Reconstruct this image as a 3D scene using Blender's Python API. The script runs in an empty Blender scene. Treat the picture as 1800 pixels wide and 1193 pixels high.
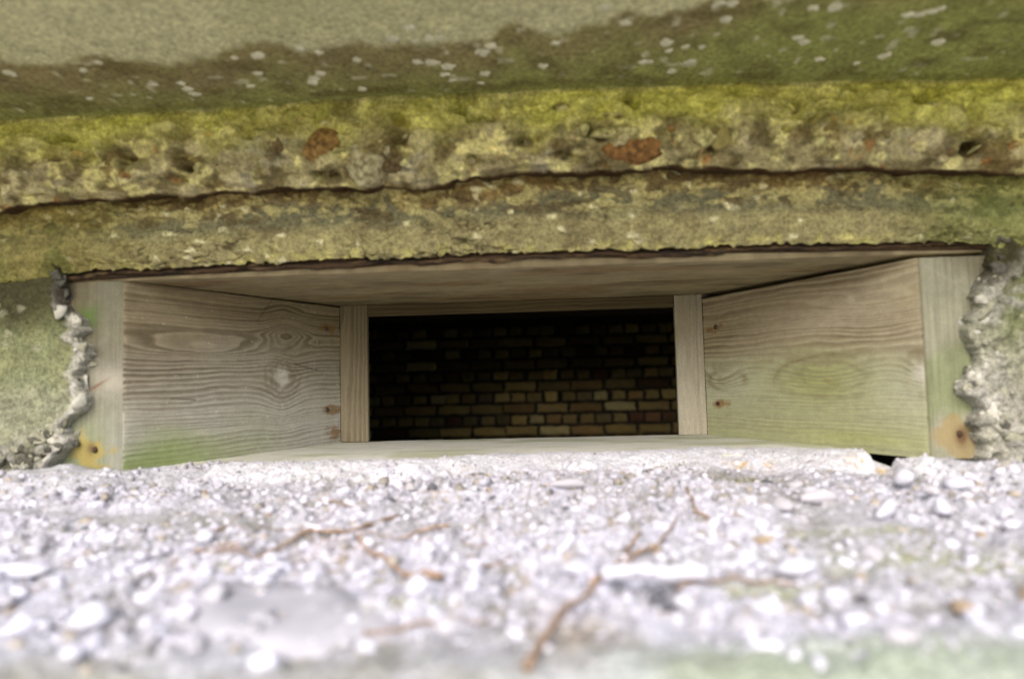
import bpy, math, random
import numpy as np

# ---------------------------------------------------------------- camera
C = bpy.context.scene.collection
SC = bpy.context.scene
H = 1.35                     # eye height above the ground; builders below work with z relative to the eye
YAW, PITCH, ROLL = -0.0497, 0.0596, -0.0256
FPX = 1200.0                 # focal length in pixels of an 1800 x 1193 frame (24 mm lens)

def cam_axes():
    cy, sy, cp, sp = math.cos(YAW), math.sin(YAW), math.cos(PITCH), math.sin(PITCH)
    f = np.array([sy*cp, cy*cp, sp]); r = np.array([cy, -sy, 0.0]); u = np.cross(r, f)
    c, s = math.cos(ROLL), math.sin(ROLL)
    return c*r + s*u, -s*r + c*u, f
RV, UV, FV = cam_axes()
cam_d = bpy.data.cameras.new('camera'); cam = bpy.data.objects.new('camera', cam_d); C.objects.link(cam)
from mathutils import Matrix, Vector
m = Matrix.Identity(4)
for i in range(3):
    m[i][0], m[i][1], m[i][2] = RV[i], UV[i], -FV[i]
m[2][3] = H
cam.matrix_world = m
cam_d.sensor_width = 36; cam_d.lens = 24.0
cam_d.clip_start = 0.01; cam_d.clip_end = 3000
cam_d.dof.use_dof = True; cam_d.dof.focus_distance = 1.27; cam_d.dof.aperture_fstop = 2.7
SC.camera = cam

# ---------------------------------------------------------------- light
SUN_EL, SUN_AZ = math.radians(42), math.radians(188)      # high behind the camera, overcast
w = bpy.data.worlds.new('World'); SC.world = w; w.use_nodes = True
nt = w.node_tree; bg = nt.nodes['Background']
sky = nt.nodes.new('ShaderNodeTexSky'); sky.sky_type = 'NISHITA'; sky.sun_disc = False
sky.sun_elevation = SUN_EL; sky.sun_rotation = SUN_AZ; sky.dust_density = 4.0; sky.air_density = 1.0; sky.ozone_density = 1.0
nt.links.new(sky.outputs[0], bg.inputs[0]); bg.inputs[1].default_value = 0.13
sd = bpy.data.lights.new('sun', 'SUN'); sd.energy = 1.0; sd.angle = math.radians(60); sd.color = (1.0, 0.975, 0.94)
sun = bpy.data.objects.new('sun', sd); C.objects.link(sun)
sdir = Vector((math.sin(SUN_AZ)*math.cos(SUN_EL), math.cos(SUN_AZ)*math.cos(SUN_EL), math.sin(SUN_EL)))
sun.rotation_euler = sdir.to_track_quat('Z', 'Y').to_euler(); sun.location = (0, -4, 8)
SC.view_settings.view_transform = 'Standard'; SC.view_settings.look = 'None'
SC.view_settings.gamma = 1.0; SC.view_settings.use_curve_mapping = False
SC.view_settings.exposure = 1.36
SC.render.engine = 'CYCLES'
SC.cycles.max_bounces = 8; SC.cycles.diffuse_bounces = 5; SC.cycles.use_denoising = True; SC.cycles.denoiser = 'OPENIMAGEDENOISE'; SC.cycles.denoising_prefilter = 'ACCURATE'

# ---------------------------------------------------------------- helpers
rng = np.random.default_rng(7); random.seed(7)
def S(r, g, b):
    v = np.array([r, g, b], float)/255.0
    return np.where(v <= 0.04045, v/12.92, ((v + 0.055)/1.055)**2.4)

def ray(px, py):
    return FV + RV*((px - 900.0)/FPX) - UV*((py - 596.5)/FPX)
def on_y(px, py, y):
    d = ray(px, py); return d*(y/d[1])
def on_z(px, py, z):
    d = ray(px, py); return d*(z/d[2])
def on_plane(px, py, p0, n):
    d = ray(px, py); p0 = np.array(p0); n = np.array(n); return d*((p0@n)/(d@n))
def line_y(pts, y):                     # a traced line on the plane at depth y -> (x, z)
    q = np.array([on_y(a, b, y) for a, b in pts]); return q[:, 0], q[:, 2]

def _h(ix, iy, iz, seed):
    h = (ix.astype(np.int64)*374761393 + iy.astype(np.int64)*668265263 + iz.astype(np.int64)*2147483647 + seed*974634533) & 0xffffffff
    h = ((h ^ (h >> 13))*1274126177) & 0xffffffff
    h = ((h ^ (h >> 16))*2246822519) & 0xffffffff
    return ((h ^ (h >> 15)) & 0xffffff)/float(0xffffff)
def vn(x, y, z=0.0, seed=0):            # value noise in -1..1
    x, y, z = np.broadcast_arrays(np.asarray(x, float), np.asarray(y, float), np.asarray(z, float))
    x = x + seed*17.31; y = y + seed*5.77
    ix, iy, iz = np.floor(x), np.floor(y), np.floor(z)
    fx, fy, fz = x-ix, y-iy, z-iz
    fx, fy, fz = [t*t*t*(t*(t*6-15)+10) for t in (fx, fy, fz)]
    r = 0
    for dx in (0, 1):
        for dy in (0, 1):
            for dz in (0, 1):
                r = r + _h(ix+dx, iy+dy, iz+dz, seed)*(fx if dx else 1-fx)*(fy if dy else 1-fy)*(fz if dz else 1-fz)
    return r*2-1
def fbm(x, y, z=0.0, o=4, seed=0, g=0.5):
    r = 0; a = 1.0; t = 0
    x = np.asarray(x, float); y = np.asarray(y, float); z = np.asarray(z, float)
    for i in range(o):
        r = r + a*vn(x, y, z, seed+i*3); t += a; a *= g; x = x*2.03; y = y*2.03; z = z*2.03
    return r/t
def worley(x, y, seed=0):               # F1, F2, cell id
    x, y = np.broadcast_arrays(np.asarray(x, float), np.asarray(y, float))
    ix, iy = np.floor(x), np.floor(y)
    f1 = np.full(x.shape, 9.0); f2 = np.full(x.shape, 9.0); cid = np.zeros(x.shape)
    for dx in (-1, 0, 1):
        for dy in (-1, 0, 1):
            cx, cy = ix+dx, iy+dy
            a = _h(cx, cy, cx*0, seed); b = _h(cx, cy, cx*0, seed+1)
            d = np.hypot(cx+a-x, cy+b-y)
            n = d < f1
            f2 = np.where(n, f1, np.minimum(f2, d)); cid = np.where(n, _h(cx, cy, cx*0, seed+2), cid); f1 = np.where(n, d, f1)
    return f1, f2, cid
def ss(a, b, x):
    t = np.clip((x-a)/(b-a), 0, 1); return t*t*(3-2*t)
def mix(c, d, f):
    c = np.asarray(c, float); d = np.asarray(d, float)
    f = np.clip(np.asarray(f), 0, 1)[..., None]; return c*(1-f) + d*f

# ------------------------------------------------ materials
def mat_attr(name, rough=0.85, var=0.25, scale=260.0, bump=0.35, bdist=0.0008, scale2=900.0):
    """Base colour from the surface's own colour attribute, broken up by two noises; fine relief by bump."""
    M = bpy.data.materials.new(name); M.use_nodes = True; t = M.node_tree; N = t.nodes; L = t.links
    b = N['Principled BSDF']; b.inputs['Roughness'].default_value = rough
    b.inputs['Specular IOR Level'].default_value = 0.25
    at = N.new('ShaderNodeAttribute'); at.attribute_name = 'Col'
    tc = N.new('ShaderNodeTexCoord')
    n1 = N.new('ShaderNodeTexNoise'); n1.inputs['Scale'].default_value = scale; n1.inputs['Detail'].default_value = 4
    n2 = N.new('ShaderNodeTexNoise'); n2.inputs['Scale'].default_value = scale2; n2.inputs['Detail'].default_value = 2
    L.new(tc.outputs['Object'], n1.inputs['Vector']); L.new(tc.outputs['Object'], n2.inputs['Vector'])
    ad = N.new('ShaderNodeMath'); ad.operation = 'ADD'; L.new(n1.outputs[0], ad.inputs[0]); L.new(n2.outputs[0], ad.inputs[1])
    mr = N.new('ShaderNodeMapRange'); mr.inputs['From Min'].default_value = 0.72; mr.inputs['From Max'].default_value = 1.28
    mr.inputs['To Min'].default_value = 1-var; mr.inputs['To Max'].default_value = 1+var
    L.new(ad.outputs[0], mr.inputs['Value'])
    vm = N.new('ShaderNodeVectorMath'); vm.operation = 'SCALE'; L.new(at.outputs['Color'], vm.inputs[0]); L.new(mr.outputs[0], vm.inputs['Scale'])
    L.new(vm.outputs[0], b.inputs['Base Color'])
    bp = N.new('ShaderNodeBump'); bp.inputs['Strength'].default_value = bump; bp.inputs['Distance'].default_value = bdist
    L.new(ad.outputs[0], bp.inputs['Height']); L.new(bp.outputs[0], b.inputs['Normal'])
    return M
def mat_plain(name, c1, c2, rough=0.8, scale=200.0, bump=0.3, bdist=0.001, objvar=0.0, metal=0.0):
    M = bpy.data.materials.new(name); M.use_nodes = True; t = M.node_tree; N = t.nodes; L = t.links
    b = N['Principled BSDF']; b.inputs['Roughness'].default_value = rough; b.inputs['Metallic'].default_value = metal
    b.inputs['Specular IOR Level'].default_value = 0.3
    tc = N.new('ShaderNodeTexCoord'); n1 = N.new('ShaderNodeTexNoise'); n1.inputs['Scale'].default_value = scale; n1.inputs['Detail'].default_value = 5
    L.new(tc.outputs['Object'], n1.inputs['Vector'])
    cr = N.new('ShaderNodeValToRGB'); cr.color_ramp.elements[0].position = 0.35; cr.color_ramp.elements[1].position = 0.65
    cr.color_ramp.elements[0].color = (*c1, 1); cr.color_ramp.elements[1].color = (*c2, 1)
    L.new(n1.outputs[0], cr.inputs[0]); out = cr.outputs[0]
    if objvar:
        oi = N.new('ShaderNodeObjectInfo'); mr = N.new('ShaderNodeMapRange'); mr.inputs['To Min'].default_value = 1-objvar; mr.inputs['To Max'].default_value = 1+objvar
        L.new(oi.outputs['Random'], mr.inputs['Value'])
        vm = N.new('ShaderNodeVectorMath'); vm.operation = 'SCALE'; L.new(out, vm.inputs[0]); L.new(mr.outputs[0], vm.inputs['Scale']); out = vm.outputs[0]
    L.new(out, b.inputs['Base Color'])
    bp = N.new('ShaderNodeBump'); bp.inputs['Strength'].default_value = bump; bp.inputs['Distance'].default_value = bdist
    L.new(n1.outputs[0], bp.inputs['Height']); L.new(bp.outputs[0], b.inputs['Normal'])
    return M

M_conc = mat_attr('weathered_concrete', 0.92, 0.46, 200, 0.9, 0.0020, 620)
M_wood = mat_attr('weathered_timber', 0.8, 0.16, 500, 0.25, 0.0004, 1500)
M_strip = mat_attr('rotten_edge', 0.9, 0.4, 300, 0.6, 0.0015, 900)
M_ledge = mat_attr('gravelly_mortar', 0.9, 0.34, 220, 0.8, 0.0016, 600)
M_gravel = mat_attr('gravel_stone', 0.75, 0.16, 300, 0.3, 0.0006, 900)
M_brick = mat_attr('old_brick', 0.9, 0.25, 60, 0.5, 0.003, 200)
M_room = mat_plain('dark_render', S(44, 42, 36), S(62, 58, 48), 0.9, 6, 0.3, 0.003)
M_outer = mat_plain('plain_concrete', S(120, 116, 100), S(150, 146, 126), 0.9, 8, 0.4, 0.004)
M_mortar = mat_plain('dark_mortar', S(30, 28, 22), S(52, 48, 36), 0.95, 40, 0.4, 0.003)  # evenly dark mortar behind and between the bricks
M_lichen = mat_plain('white_lichen', S(196, 196, 168), S(224, 222, 202), 0.9, 300, 0.4, 0.0006, 0.10)
M_rust = mat_plain('rusty_iron', S(44, 34, 28), S(88, 64, 44), 0.75, 500, 0.5, 0.0006)
M_steel = mat_plain('dull_steel', S(70, 66, 60), S(112, 106, 96), 0.5, 400, 0.3, 0.0004, 0, 0.6)
M_twig = mat_plain('brown_bark', S(112, 92, 76), S(160, 136, 114), 0.85, 300, 0.5, 0.0006, 0.12)
M_flint = mat_plain('rust_flint', S(88, 64, 38), S(152, 112, 64), 0.85, 130, 0.5, 0.002)
M_moss = mat_plain('moss', S(84, 88, 34), S(142, 132, 60), 0.95, 300, 0.4, 0.001)
M_grass = mat_plain('sandy_ground', S(142, 134, 104), S(176, 168, 140), 0.95, 3, 0.4, 0.02)

# ------------------------------------------------ meshes
def finish(name, V, F, mat, parent=None, col=None, smooth=True, origin=None):
    """Link ONE mesh object; V is in eye-relative coordinates, the object's origin sits at its own base."""
    V = np.asarray(V, float)
    if origin is None:
        o = np.array([(V[:, 0].min()+V[:, 0].max())/2, (V[:, 1].min()+V[:, 1].max())/2, V[:, 2].min()])
    else:
        o = np.array(origin, float)
    me = bpy.data.meshes.new(name)
    if isinstance(F, np.ndarray):
        k = F.shape[1]
        me.vertices.add(len(V)); me.vertices.foreach_set('co', (V-o).astype(np.float32).ravel())
        me.loops.add(F.size); me.loops.foreach_set('vertex_index', F.astype(np.int32).ravel())
        me.polygons.add(len(F)); me.polygons.foreach_set('loop_start', np.arange(0, F.size, k, dtype=np.int32))
        me.update(calc_edges=True)
    else:
        me.from_pydata([tuple(v) for v in (V-o)], [], [list(f) for f in F]); me.update()
    me.validate()
    if smooth: me.polygons.foreach_set('use_smooth', np.ones(len(me.polygons), dtype=bool))
    if col is not None:
        ca = me.color_attributes.new('Col', 'FLOAT_COLOR', 'POINT')
        a = np.ones((len(V), 4), np.float32); a[:, :3] = np.clip(col, 0, 1); ca.data.foreach_set('color', a.ravel())
    me.materials.append(mat)
    ob = bpy.data.objects.new(name, me); C.objects.link(ob)
    ob.location = (o[0], o[1], o[2]+H)
    if parent is not None: attach(ob, parent)
    return ob
def world_loc(o):
    l = Vector(o.location)
    while o.parent: o = o.parent; l = l + Vector(o.location)
    return l
def attach(ob, parent):                 # nothing but screws and stones is rotated, so offsets are enough
    ob.location = Vector(ob.location) - world_loc(parent); ob.parent = parent
def grid_faces(r, c, flip=False):
    i = np.arange(r*c).reshape(r, c)
    q = np.stack([i[:-1, :-1], i[:-1, 1:], i[1:, 1:], i[1:, :-1]], -1).reshape(-1, 4)
    return q[:, ::-1].copy() if flip else q
def sheet(name, P, col, mat, parent=None, back=None, flip=False, **k):
    """A dense surface P (rows, cols, 3) closed behind into a solid by the offset vector back."""
    r, c, _ = P.shape
    F = grid_faces(r, c, flip); V = P.reshape(-1, 3); K = np.asarray(col).reshape(-1, 3)
    if back is not None:
        i = np.arange(r*c).reshape(r, c)
        loop = np.concatenate([i[0, :-1], i[:-1, -1], i[-1, :0:-1], i[:0:-1, 0]])
        n = len(loop); B = V[loop] + np.asarray(back); kb = K[loop]
        b = len(V) + np.arange(n); cidx = len(V)+n
        nx = np.roll(np.arange(n), -1)
        sk = np.stack([loop, b, b[nx], loop[nx]], -1)
        cap = np.stack([b, np.full(n, cidx), np.full(n, cidx), b[nx]], -1)
        if flip: sk = sk[:, ::-1]
        V = np.concatenate([V, B, B.mean(0)[None]]); K = np.concatenate([K, kb, kb.mean(0)[None]])
        tri = [tuple(t) for t in np.stack([b, np.full(n, cidx), b[nx]], -1)]
        # quads only in the array path: the cap is made of thin quads through the ring's next-but-one vertices
        F = np.concatenate([F, sk])
        ob = finish(name, V, F, mat, parent, K, **k)
        import bmesh
        bm = bmesh.new(); bm.from_mesh(ob.data); bm.verts.ensure_lookup_table()
        for t in tri:
            try: bm.faces.new([bm.verts[int(q)] for q in t])
            except ValueError: pass
        bm.to_mesh(ob.data); bm.free()
        return ob
    return finish(name, V, F, mat, parent, K, **k)
def boxes(name, bs, mat, parent=None):
    V = []; F = []
    for (x0, x1, y0, y1, z0, z1) in bs:
        o = len(V); V += [(x, y, z) for z in (z0, z1) for y in (y0, y1) for x in (x0, x1)]
        F += [[o+a for a in f] for f in ((0, 2, 3, 1), (4, 5, 7, 6), (0, 1, 5, 4), (2, 6, 7, 3), (0, 4, 6, 2), (1, 3, 7, 5))]
    return finish(name, V, F, mat, parent, None, False)
def thing(name, label, cat, loc, group=None):
    o = bpy.data.objects.new(name, None); C.objects.link(o); o.empty_display_size = 0.05
    o.location = (loc[0], loc[1], loc[2]+H); o['label'] = label; o['category'] = cat
    if group: o['group'] = group
    return o
def tag(o, label, cat, group=None):
    o['label'] = label; o['category'] = cat
    if group: o['group'] = group
    return o
def normals(P):
    a = np.gradient(P, axis=1); b = np.gradient(P, axis=0); n = np.cross(a, b)
    return n/np.maximum(np.linalg.norm(n, axis=-1, keepdims=True), 1e-12)
def ico(sub):
    import bmesh
    bm = bmesh.new(); bmesh.ops.create_icosphere(bm, subdivisions=sub, radius=1.0)
    bm.verts.ensure_lookup_table()
    V = np.array([v.co[:] for v in bm.verts]); F = np.array([[v.index for v in f.verts] for f in bm.faces]); bm.free()
    return V, F
I1, I2, I3 = ico(1), ico(2), ico(3)

# ================================================================ large structure
ground_n = 60
gx, gy = np.meshgrid(np.linspace(-1, 1, ground_n), np.linspace(-1, 1, ground_n))
GX = np.sign(gx)*np.abs(gx)**3*1500; GY = np.sign(gy)*np.abs(gy)**3*1500
ground = finish('ground', np.stack([GX, GY, np.full_like(GX, -H)], -1).reshape(-1, 3), grid_faces(ground_n, ground_n), M_grass)
ground['kind'] = 'structure'

YF = 0.850                               # plane of the timber's outer ends
XOL, XOR, XIL, XIR = -0.5416, 0.4552, -0.3676, 0.2739
YI, ZT2, ZT, ZB = 1.20, 0.1407, 0.1378, -0.1023
BY0, BY1 = 1.27, 4.66                    # room inside, front to back
BX = 2.6; RZ0, RZ1 = -1.45, 0.42
HX0, HX1, HY0, HY1 = -.40, .85, 2.75, 3.65        # unseen roof opening, added to light the lower brick wall

bunker = thing('bunker', 'weathered concrete bunker with yellow lichened overhang and pale rough ledge around the slit', 'bunker', (0, 2.0, -H))

# ---- overhanging roof edge: soffit above, crumbling band below it
SOF_Y, SOF_Z, SOF_K = 0.79, 0.337, 0.07
SOF_N = np.array([0, SOF_K, 1.0]); SOF_P = np.array([0, SOF_Y, SOF_Z])
def sof(px, py): return on_plane(px, py, SOF_P, SOF_N)
lx, lz = line_y([(-200, 385), (0, 366), (130, 347), (300, 338), (450, 331), (600, 324), (640, 330), (720, 328), (800, 314), (900, 302), (1000, 300), (1100, 294), (1200, 286), (1300, 291), (1400, 296), (1550, 292), (1650, 297), (1800, 303), (2000, 300)], 0.800)
tx, tz = line_y([(-200, 222), (0, 210), (200, 200), (400, 188), (600, 174), (800, 163), (1000, 155), (1150, 150), (1300, 145), (1500, 140), (1800, 135), (2000, 130)], 0.785)
NX = 760
xs = np.linspace(-0.92, 0.86, NX)
zlo = np.interp(xs, lx, lz); zhi = np.interp(xs, tx, tz)
zlo = zlo + 0.0060*fbm(xs*26, 0*xs, seed=3, o=5); zhi = zhi + 0.002*fbm(xs*14, 0*xs, seed=5, o=3)
rows = []
# profile: (kind, t) ; underside lip -> band -> corner -> soffit to the front edge
prof = []
for t in np.linspace(0, 1, 14): prof.append(('u', t))
for t in np.linspace(0, 1, 62)[1:]: prof.append(('b', t))
for t in np.linspace(0, 1, 104)[1:]: prof.append(('s', t))
P = np.zeros((len(prof), NX, 3)); TT = np.zeros((len(prof), NX)); KK = np.zeros(len(prof))
for i, (k, t) in enumerate(prof):
    if k == 'u':
        y = 0.862 + (0.806-0.862)*t + 0*xs; z = zlo + 0.006*(1-t)
    elif k == 'b':
        # rounded lip that bulges outward, then leans back to the soffit
        yy = 0.806 - 0.020*math.sin(min(1, t*2.2)*math.pi/2) + 0.004*ss(0.5, 1, t)
        y = yy + 0*xs; z = zlo + (zhi-zlo)*t
    else:
        y = 0.790 + (0.47-0.790)*t + 0*xs; z = zhi + SOF_K*(0.790-y) + 0.0*t
    P[i, :, 0] = xs; P[i, :, 1] = y; P[i, :, 2] = z
    TT[i] = t; KK[i] = {'u': 0, 'b': 1, 's': 2}[k]
N = normals(P)
if N[60, 300, 1] > 0: N = -N
X, Y, Z = P[..., 0], P[..., 1], P[..., 2]
kb = KK[:, None]
band = np.where(kb == 1, 1.0, 0.0)*ss(0, .12, TT)*(1-0.75*ss(.78, 1.0, TT)) + np.where(kb == 0, .4*TT, 0) 
sofm = np.where(kb == 2, 1.0, 0.0)
warp = 0.012*fbm(X*30, Z*30, Y*30, seed=41)
f1, f2, cid = worley((X+warp)*38, (Z+warp-Y*0.6)*46, seed=11)
g1, g2, gid = worley((X-warp)*95, (Z-warp-Y*.6)*120, seed=15)
lump = np.maximum(0, 1-f1*1.35)**0.8*(cid > .45)
grit = np.maximum(0, 1-g1*1.3)*(gid > .35)
big = fbm(X*9, Z*14, Y*9, seed=20, o=3)
mid = fbm(X*34, Z*44, Y*30, seed=23, o=4)
ridg = 1-np.abs(fbm(X*22, Z*60, Y*20, seed=27, o=3))*2
disp = band*(0.0100*big + 0.0065*mid + 0.0090*lump + 0.0030*grit + 0.004*ridg*ridg) + sofm*(0.0012*fbm(X*20, Y*20, seed=30) + 0.0007*mid)
pits = band*np.maximum(0, fbm(X*26, Z*34, seed=33, o=3)-.38)*.05
disp = disp - pits*1.6
P = P + N*disp[..., None]
# concrete colours: bare grey, brown crust, green algae, yellow lichen, rust, dark brown underside
X, Y, Z = P[..., 0], P[..., 1], P[..., 2]
c_grey = S(207, 205, 168); c_brown = S(140, 130, 92); c_green = S(146, 152, 90); c_yel = S(200, 202, 104); c_crag = S(146, 139, 102)
bq = np.array([sof(a, b) for a, b in [(-300, 100), (0, 100), (90, 112), (160, 92), (220, 98), (300, 112), (370, 95), (410, 78), (480, 75), (520, 88), (600, 86), (690, 76), (800, 82), (860, 72), (880, 46), (905, 40), (940, 58), (1000, 64), (1060, 40), (1110, 14), (1150, 34), (1220, 18), (1260, -6), (1320, -40), (1500, -70), (2100, -200)]])
ygr = np.interp(X, bq[:, 0], bq[:, 1]) + 0.013*fbm(X*34, Y*24, seed=50, o=6, g=.62)
mcr = ss(-0.006, 0.014, Y-ygr + .006*fbm(X*90, Y*70, seed=75, o=4))                          # 1 = crusted part of the soffit (towards the wall)
rgt = ss(-.1, .75, X)
green = np.clip(ss(0.02, 0.11, Y-ygr)*.8 + .35*rgt + .45*fbm(X*11, Y*16, seed=52), 0, 1)
csof = mix(mix(np.broadcast_to(c_grey, X.shape+(3,))*(1+.10*fbm(X*14, Y*20, seed=54)[..., None]), c_green, .22*ss(.1, .7, fbm(X*5, Y*9, seed=55))+.10),
           mix(np.broadcast_to(c_brown, X.shape+(3,)), c_green, green), mcr)
csof = csof*(1+.30*fbm(X*48, Y*48, seed=56, o=4)[..., None]*(.35+.65*mcr[..., None])+.14*fbm(X*160, Y*160, seed=57, o=3)[..., None])
csof = mix(csof, S(206, 204, 176), ss(.72, .82, vn(X*90, Y*90, seed=73))*mcr*.6)
csof = mix(csof, S(100, 90, 56), ss(.1, .5, fbm(X*24, Y*40, seed=74, o=4))*mcr*.55)
yel = np.clip(ss(.30, .85, TT + .28*fbm(X*16, Z*22, seed=58, o=4))*(.78+.5*fbm(X*7, Z*12, seed=60)), 0, 1)*(1-.55*ss(.93, 1.0, TT))
ccr = mix(np.broadcast_to(c_crag, X.shape+(3,)), S(112, 98, 62), ss(0, .5, fbm(X*24, Z*34, seed=62)))
ccr = mix(ccr, S(152, 148, 132), ss(.15, .5, fbm(X*11+5, Z*30, seed=64))*.7)
ccr = mix(ccr, S(176, 168, 130), lump*(cid > .72)*1.1)
ccr = mix(ccr, S(150, 104, 54), ss(.46, .66, fbm(X*44, Z*60, seed=66))*.75)
ccr = mix(ccr, S(208, 202, 140), ss(.10, .28, fbm(X*44, Z*60, seed=71, o=5))*.75)
ccr = mix(ccr, S(86, 76, 48), ss(.08, .30, fbm(X*38+3, Z*54, seed=72, o=5))*.75)
ccr = mix(ccr, c_yel, yel*.85)
ccr = mix(ccr, S(84, 70, 40), ss(.25, .6, fbm(X*18+9, Z*26, seed=68))*.55)
ccr = ccr*1.22*(1+.30*fbm(X*110, Z*110, Y*80, seed=69, o=3)[..., None])
cu = np.broadcast_to(S(70, 52, 30), X.shape+(3,))  # underside of the lip, one dark brown
col = np.where(kb[..., None] == 2, csof, np.where(kb[..., None] == 1, ccr, cu))
tr = np.where(kb == 2, 1-ss(0.0, .05, TT + .02*fbm(X*30, Y*30, seed=70)), 0)
col = mix(col, c_green*1.1, tr*.8)
roof_slab = sheet('roof_slab', P, col, M_conc, bunker, back=(0, 0.0, 0.157), flip=True)
boxes('roof', [(-3.0, 3.0, 0.48, 1.269, SOF_Z+.16, SOF_Z+.42), (-3.0, HX0-.02, 1.27, BY1+.45, SOF_Z+.16, SOF_Z+.40), (HX1+.02, 3.0, 1.27, BY1+.45, SOF_Z+.16, SOF_Z+.40), (HX0-.0199, HX1+.0199, 1.27, HY0-.02, SOF_Z+.16, SOF_Z+.40), (HX0-.0199, HX1+.0199, HY1+.02, BY1+.45, SOF_Z+.16, SOF_Z+.40), (-3.0, -0.921, 0.47, 1.25, SOF_Z+.02, SOF_Z+.159), (0.861, 3.0, 0.47, 1.25, SOF_Z+.02, SOF_Z+.159)], M_outer, bunker)  # roof depth around the added opening shapes daylight onto the bricks

def patch(name, p, t1, t2, n, rx, ry, th, mat, parent, seed):
    """A low, uneven crust disc lying on a surface with the axes t1, t2 and the normal n."""
    V = []; F = []; k = 14
    rs = np.random.default_rng(seed)
    ph = rs.uniform(0, 6.28, 4); am = rs.uniform(.04, .13, 4)
    for j, (f, h) in enumerate(((1.0, 0.0), (0.86, 0.8), (0.45, 1.0))):
        for a in range(k):
            an = a/k*2*math.pi
            r = 1+sum(am[q]*math.sin((q+2)*an+ph[q]) for q in range(4))
            V.append(p + t1*(rx*r*f*math.cos(an)) + t2*(ry*r*f*math.sin(an)) + n*(th*(h+.25*rs.normal()*(j > 0))-.0006))
    for j in range(2):
        for a in range(k):
            b = (a+1) % k; F.append([j*k+a, j*k+b, (j+1)*k+b, (j+1)*k+a])
    V.append(p+n*th); c = len(V)-1
    for a in range(k): F.append([2*k+a, 2*k+(a+1) % k, c])
    return finish(name, V, F, mat, parent)
lich = [(17,126),(145,121),(172,107),(268,148),(318,146),(330,157),(342,166),(157,170),(412,104),(453,101),(453,131),(440,152),(527,90),(560,97),(563,134),(550,150),(553,143),(636,163),(627,112),(720,55),(690,75),(730,78),(755,74),(774,73),(862,87),(848,98),(734,114),(760,114),(788,122),(782,135),(795,146),(853,133),(846,149),
        (976,83),(955,122),(1063,18),(1100,45),(1172,80),(1176,94),(1205,87),(1234,86),(1130,114),(1142,113),(1213,112),(1181,128),(1263,10),(1287,10),(1276,38),(1403,66),(1414,73),(1430,15),(1470,12),(1441,100),(1505,107),(1555,93),(1595,22),(1615,22),(1637,16),(1655,9),(1650,68)]
sn = -SOF_N/np.linalg.norm(SOF_N); st2 = np.array([0, 1, -SOF_K])/math.hypot(1, SOF_K)
def sof_surface(p):                       # height of the built soffit at x, y
    i = np.argmin(np.abs(P[-103:, 0, 1]-p[1])) + len(prof)-103; j = int(np.clip(np.searchsorted(xs, p[0]), 0, NX-1))
    return np.array([p[0], p[1], P[i, j, 2]])
for k, (a, b) in enumerate(lich):
    p = sof_surface(sof(a, b)); r = rng.uniform(.0040, .0080)
    patch('lichen_patch', p, np.array([1.0, 0, 0]), st2, sn, r*rng.uniform(1, 1.25), r*rng.uniform(.8, 1.1), .0012, M_lichen, roof_slab, 100+k)

def stone(name, p, r, mat, parent=None, seed=0, sub=I2, rot=0.0, rough=.25, sharp=0.0, cutn=7, cut=(.62, .85), smooth=True):
    V, F = sub; V = V.copy()
    d = rough*fbm(V[:, 0]*1.3+seed*3.1, V[:, 1]*1.3, V[:, 2]*1.3, seed=seed % 97, o=2) + .3*rough*fbm(V[:, 0]*4, V[:, 1]*4, V[:, 2]*4, seed=(seed+5) % 97, o=2)
    V = V*(1+d[:, None])
    if sharp:
        rs = np.random.default_rng(seed)
        for _ in range(cutn):
            n = rs.normal(size=3); n /= np.linalg.norm(n); h = rs.uniform(*cut)
            e = V@n - h; V = V - np.outer(np.maximum(e, 0)*sharp, n)
    V = V*np.array(r)
    c, s = math.cos(rot), math.sin(rot)
    V = np.stack([V[:, 0]*c - V[:, 2]*s*0 - V[:, 1]*s, V[:, 0]*s + V[:, 1]*c, V[:, 2]], -1)
    return finish(name, V+np.array(p), F, mat, parent, None, smooth)
def tilt_stone(name, p, r, ang, mat, parent, seed, **k):   # stone in the vertical band, long axis turned by ang in the x-z plane
    o = stone(name, (0, 0, 0), r, mat, None, seed, **k)
    me = o.data; n = len(me.vertices); a = np.zeros(n*3, np.float32); me.vertices.foreach_get('co', a); a = a.reshape(-1, 3)
    a[:, 2] += (o.location[2]-H); a[:, 0] += o.location[0]; a[:, 1] += o.location[1]
    c, s = math.cos(ang), math.sin(ang)
    b = np.stack([a[:, 0]*c-a[:, 2]*s, a[:, 1], a[:, 0]*s+a[:, 2]*c], -1)
    me.vertices.foreach_set('co', b.astype(np.float32).ravel()); me.update()
    o.location = (p[0], p[1], p[2]+H); attach(o, parent); return o
def crag_y(px, py):
    """Depth of the built band where this sight line meets it."""
    q = on_y(px, py, .787); sl = P[14:74]; j = int(np.clip(np.searchsorted(xs, q[0]), 0, NX-1))
    i = int(np.argmin(np.abs(sl[:, j, 2]-q[2]))); return sl[i, j, 1]
M_fl2 = mat_plain('brown_flint', S(92, 70, 40), S(160, 128, 74), 0.85, 140, 0.4, 0.002)
M_fl3 = mat_plain('grey_flint', S(112, 106, 76), S(182, 176, 142), 0.85, 130, 0.4, 0.002)
M_fl4 = mat_plain('dark_flint', S(56, 48, 32), S(118, 102, 68), 0.85, 140, 0.4, 0.002)
M_fl5 = mat_plain('crusted_flint', S(116, 110, 66), S(206, 202, 146), 0.9, 140, 0.4, 0.002)
M_fl6 = mat_plain('olive_flint', S(124, 116, 68), S(158, 148, 92), 0.8, 90, 0.4, 0.002)
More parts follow.
